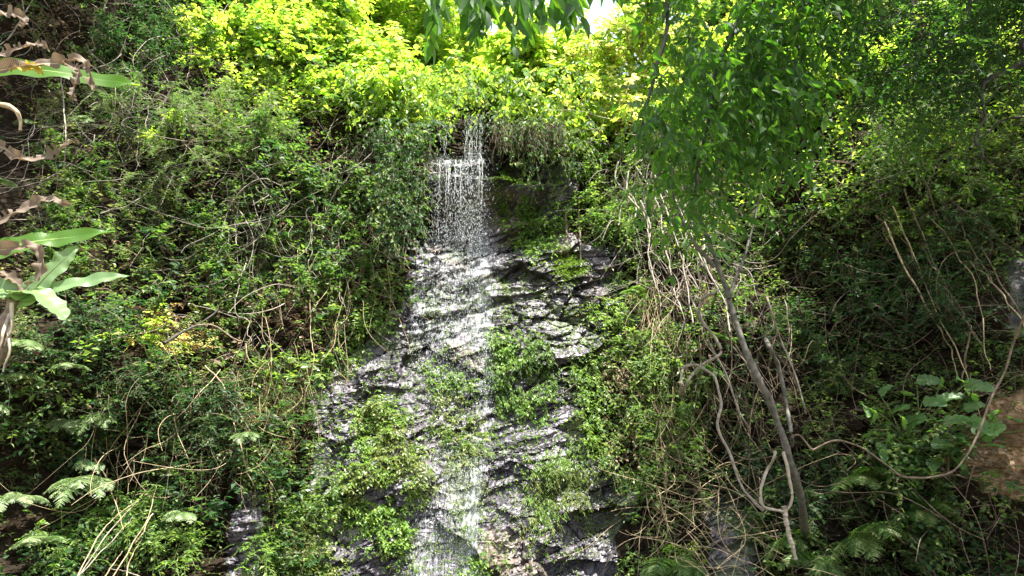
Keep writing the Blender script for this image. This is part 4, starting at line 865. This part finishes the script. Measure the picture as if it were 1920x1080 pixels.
liana('bowed grey stem hanging at the upper left beside the lime shrubs', [(200, 100), (222, 80), (230, 40), (245, 10)], .009, .006, 'twig_grey', off=.5)
liana('upright grey stem in the twigs at the upper left', [(80, 70), (72, 20), (60, -30)], .010, .007, 'twig_grey', off=.4)
liana('crooked dark branch arching over the sunlit brush at the right edge', [(1745, 330, .9), (1780, 295, .9), (1815, 275, .9), (1860, 275, .9), (1930, 300, .9)], .018, .012, 'bark_dark', 'arching_branch', 'branch', off=.9)
liana('thin bough dropping in a hook in front of the sunlit brush at the right', [(1835, 140), (1838, 200), (1822, 240), (1825, 272)], .016, .010, 'bark_dark', 'hooked_branch', 'branch', off=1.2)
liana('tall straight twig rising above the falls through the golden leaves', [(1145, 150), (1120, 110), (1085, 65), (1060, 30)], .010, .006, 'bark_grey', 'bare_twig', 'branch', off=.4)

# ------------------------------------------------------------------ the big tree whose boughs hang into the picture
TR = thing('overhanging_tree', (4.6, 2.6, 0)); tag(TR, 'large tree outside the right edge whose leafy boughs hang across the top of the view', 'tree')
o0 = np.array([4.6, 2.6, 0])
def tpart(bd, name, label=None, smooth=False):
    o = bd.build(name, smooth=smooth); o.parent = TR; o.location = tuple(-o0)
    if label: o['label'] = label
    return o
bd = B(); limb(bd, [(4.6, 2.6, -.1), (4.55, 2.7, 1.5), (4.4, 2.9, 3), (4.2, 3.2, 4.6), (3.9, 3.4, 6.2), (3.5, 3.5, 8)], .22, .08, 'bark_grey', 50, 14, .05); tpart(bd, 'trunk', smooth=True)
limbs = [
 [(4.35, 3.0, 3.3), at(1990, 60, 4.4), at(1920, 112, 4.5), at(1850, 148, 4.6), at(1800, 170, 4.8), at(1700, 185, 4.9)],
 [at(1850, 148, 4.6), at(1840, 200, 4.5), at(1822, 265, 4.5), at(1850, 300, 4.5)],
 [(4.2, 3.2, 4.6), at(1900, -60, 4.6), at(1800, 60, 4.7), at(1700, 120, 4.9), at(1610, 150, 5.0)],
 [(4.1, 3.2, 5.0), (3.0, 3.6, 5.0), at(1450, -150, 4.6), at(1420, -20, 4.6), at(1370, 70, 4.6), at(1340, 150, 4.6), at(1310, 300, 4.6), at(1290, 420, 4.6)],
 [(3.0, 3.6, 5.0), (2.2, 3.8, 5.0), at(1300, -120, 4.4), at(1250, 60, 4.4), at(1220, 200, 4.4), at(1200, 260, 4.4)],
 [(2.2, 3.8, 5.0), (1.2, 3.3, 4.4), at(1150, -90, 3.4), at(1060, -70, 3.2), at(950, -65, 3.1), at(840, -60, 3.1)],
 [(3.9, 3.4, 6.2), (2.6, 3.7, 6.6), (1.2, 4.5, 6.4)], [(3.8, 3.4, 6.6), (4.6, 4.8, 6.6), (4.8, 6.5, 6.4)], [(3.9, 3.4, 6.0), (3.5, 2.0, 6.6), (2.4, 1.2, 6.8)],
 [at(1420, -20, 4.6), at(1480, 60, 4.8), at(1500, 120, 4.8), at(1520, 200, 4.8)],
]
for k, p in enumerate(limbs): bd = B(); limb(bd, p, (.035, .012, .026, .026, .02, .03, .045, .045, .045, .012)[k], .006, 'bark_dark', 60, 8, .05); tpart(bd, 'limb', smooth=True)
def hangf(poly, K, y0, y1, ll, L=.3, mat='overhead', hang=.5, nl=7, ratio=.42, droopd=-.4, thr=-1, fq=2.2):
    P_ = np.array(poly); u = rng.uniform(P_[:, 0].min(), P_[:, 0].max(), K * 5); v = rng.uniform(P_[:, 1].min(), P_[:, 1].max(), K * 5)
    m_ = inpoly(np.stack([u, v], -1), poly); u, v = u[m_][:K], v[m_][:K]; y = rng.uniform(y0, y1, len(u)); A = np.stack([at(a, b_, c_) for a, b_, c_ in zip(u, v, y)])
    g_ = fbm(A[:, 0] * fq, A[:, 2] * fq, 55, 2) > thr + rng.normal(size=len(A)) * .05; A = A[g_]
    d = rng.normal(size=A.shape) * .55 + np.array([0, 0, droopd]); return A, d, ll, L, mat, hang, nl, ratio
def addh(bd, a): A, d, ll, L, mat, hang, nl, ratio = a; sprig(bd, A, d, L * rng.uniform(.6, 1.3, len(A)), .3, mat, 'bark_dark', nl, ll, ratio, 6, LEAF2, hang=hang, tr=.002, ang=.8)
bd = B()
addh(bd, hangf([(1190,-140),(1500,-140),(1520,60),(1490,200),(1420,260),(1350,330),(1340,430),(1290,420),(1260,340),(1230,330),(1190,230),(1215,60)], 480, 4.2, 5.0, .092, .32, thr=-.2, fq=3.2))
addh(bd, hangf([(1350,-100),(1640,-100),(1640,30),(1560,80),(1480,150),(1400,160)], 120, 4.2, 5.2, .095, .32, thr=-.1, fq=3.2))
addh(bd, hangf([(1380,40),(1640,60),(1620,190),(1500,330),(1400,320)], 170, 4.3, 5.3, .085, .3, thr=-.05, fq=3))
tpart(bd, 'foliage', 'drooping pointed dark leaves hanging in a long curtain')
bd = B()
addh(bd, hangf([(1600,120),(1720,70),(1920,-120),(2150,-120),(2100,160),(1900,160),(1800,200),(1650,190)], 1150, 4.3, 5.5, .05, .34, hang=.05, ratio=.34, mat='shadedfine', droopd=.0, nl=17, thr=-.28, fq=2.6))
addh(bd, hangf([(1470,-120),(1980,-120),(1980,50),(1760,70),(1680,50),(1600,110),(1500,70)], 420, 4.3, 5.6, .05, .34, hang=.1, ratio=.34, mat='shadedfine', droopd=-.1, nl=16, thr=-.2, fq=2.4))
addh(bd, hangf([(1600,170),(1780,180),(1830,240),(1750,290),(1640,250)], 110, 4.5, 5.1, .042, .32, hang=.1, ratio=.36, droopd=-.3, nl=12))
tpart(bd, 'foliage', 'fine dark foliage in layered boughs at the upper right')
bd = B(); A = []
for u in np.linspace(800, 1125, 24): A.append(at(u + rng.normal() * 6, -34 + rng.normal() * 16 - 22 * (u > 1090), 3.1 + rng.normal() * .12))
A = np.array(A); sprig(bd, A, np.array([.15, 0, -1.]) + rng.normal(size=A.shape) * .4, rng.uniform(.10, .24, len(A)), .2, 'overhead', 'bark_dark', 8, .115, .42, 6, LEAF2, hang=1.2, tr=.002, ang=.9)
tpart(bd, 'foliage', 'large pointed leaves hanging in front of the sky at the top centre')
# crown above the frame
bd = B(); K = 5600; A = np.array([3.5, 3.7, 7.5]) + nrm(rng.normal(size=(K, 3))) * (rng.random((K, 1)) ** .4) * np.array([3.3, 3.2, 1.5]); g_ = (fbm(A[:, 0] * 1.2, A[:, 1] * 1.2, 5, 2) > -.35) & (A[:, 2] > CAMZ + A[:, 1] * .68 + .3); A = A[g_]
sprig(bd, A, rng.normal(size=A.shape) + np.array([0, 0, -.1]), .4, .3, 'overhead', 'bark_dark', 9, .10, .42, 5, hang=.4); tpart(bd, 'crown', 'spreading crown above the view')

# hillside trees: first three added out of view to shade the slopes below
def slope_tree(base, crown_c, rad, K, label, seed, mat='green', thr=-.15):
    r_ = thing('hillside_tree', tuple(base)); tag(r_, label, 'tree'); b0 = np.array(base)
    cc = np.array(crown_c); bd = B(); limb(bd, [b0 - b0, (cc - b0) * .5 + np.array([.2, -.1, 0]), cc - b0], .16, .05, 'bark_grey', 24, 10, .05); bd.build('trunk', r_, smooth=True)
    for k in range(5):
        e = cc - b0 + nrm(rng.normal(size=3)) * np.array(rad) * .8; bd = B(); limb(bd, [(cc - b0) * .7, ((cc - b0) + e) / 2, e], .05, .012, 'bark_grey', 16, 7, .05); bd.build('limb', r_, smooth=True)
    A = nrm(rng.normal(size=(K, 3))) * (rng.random((K, 1)) ** .42) * np.array(rad); g_ = fbm(A[:, 0] * .9 + seed, A[:, 1] * .9 + A[:, 2], 5, 2) > thr; A = A[g_] + cc - b0
    bd = B(); sprig(bd, A, rng.normal(size=A.shape), .4, .3, mat, 'twig_brown', 8, .11, .5, 5); bd.build('crown', r_)
slope_tree((6.3, 8.6, 4.5), (5.7, 7.2, 8.3), (2.7, 1.7, 1.3), 1700, 'unseen tree added on the right hillside, its crown shading the slope', 1)
slope_tree((7.5, 7.6, 3.0), (6.8, 5.6, 7.6), (2.2, 1.6, 1.2), 900, 'second unseen tree added on the right hillside for shade', 2)
slope_tree((-7.3, 8.2, 5.5), (-6.0, 8.4, 9.6), (2.0, 1.7, 1.2), 1700, 'unseen tree added on the left hillside, shading the twiggy slope', 3)
slope_tree((0.6, 15.0, 7.4), (0.8, 14.6, 9.0), (1.3, 1.0, .5), 140, 'pale green tree behind the cliff top against the sky', 4, 'cress', -.1)
slope_tree((4.2, 14.2, 8.0), (4.0, 14.0, 11.0), (1.8, 1.4, 1.8), 1400, 'light green tree behind the golden shrubs', 5, 'cress')
slope_tree((-2.6, 14.5, 8.0), (-2.4, 14.0, 10.6), (2.2, 1.4, 1.5), 1500, 'light green tree behind the lime shrubs left of the falls', 6, 'lime')
# drop prototypes that were never placed
for k_, (used, roots) in PROTO.items():
    for o in roots[used:]:
        for ch in list(o.children): bpy.data.objects.remove(ch)
        bpy.data.objects.remove(o)
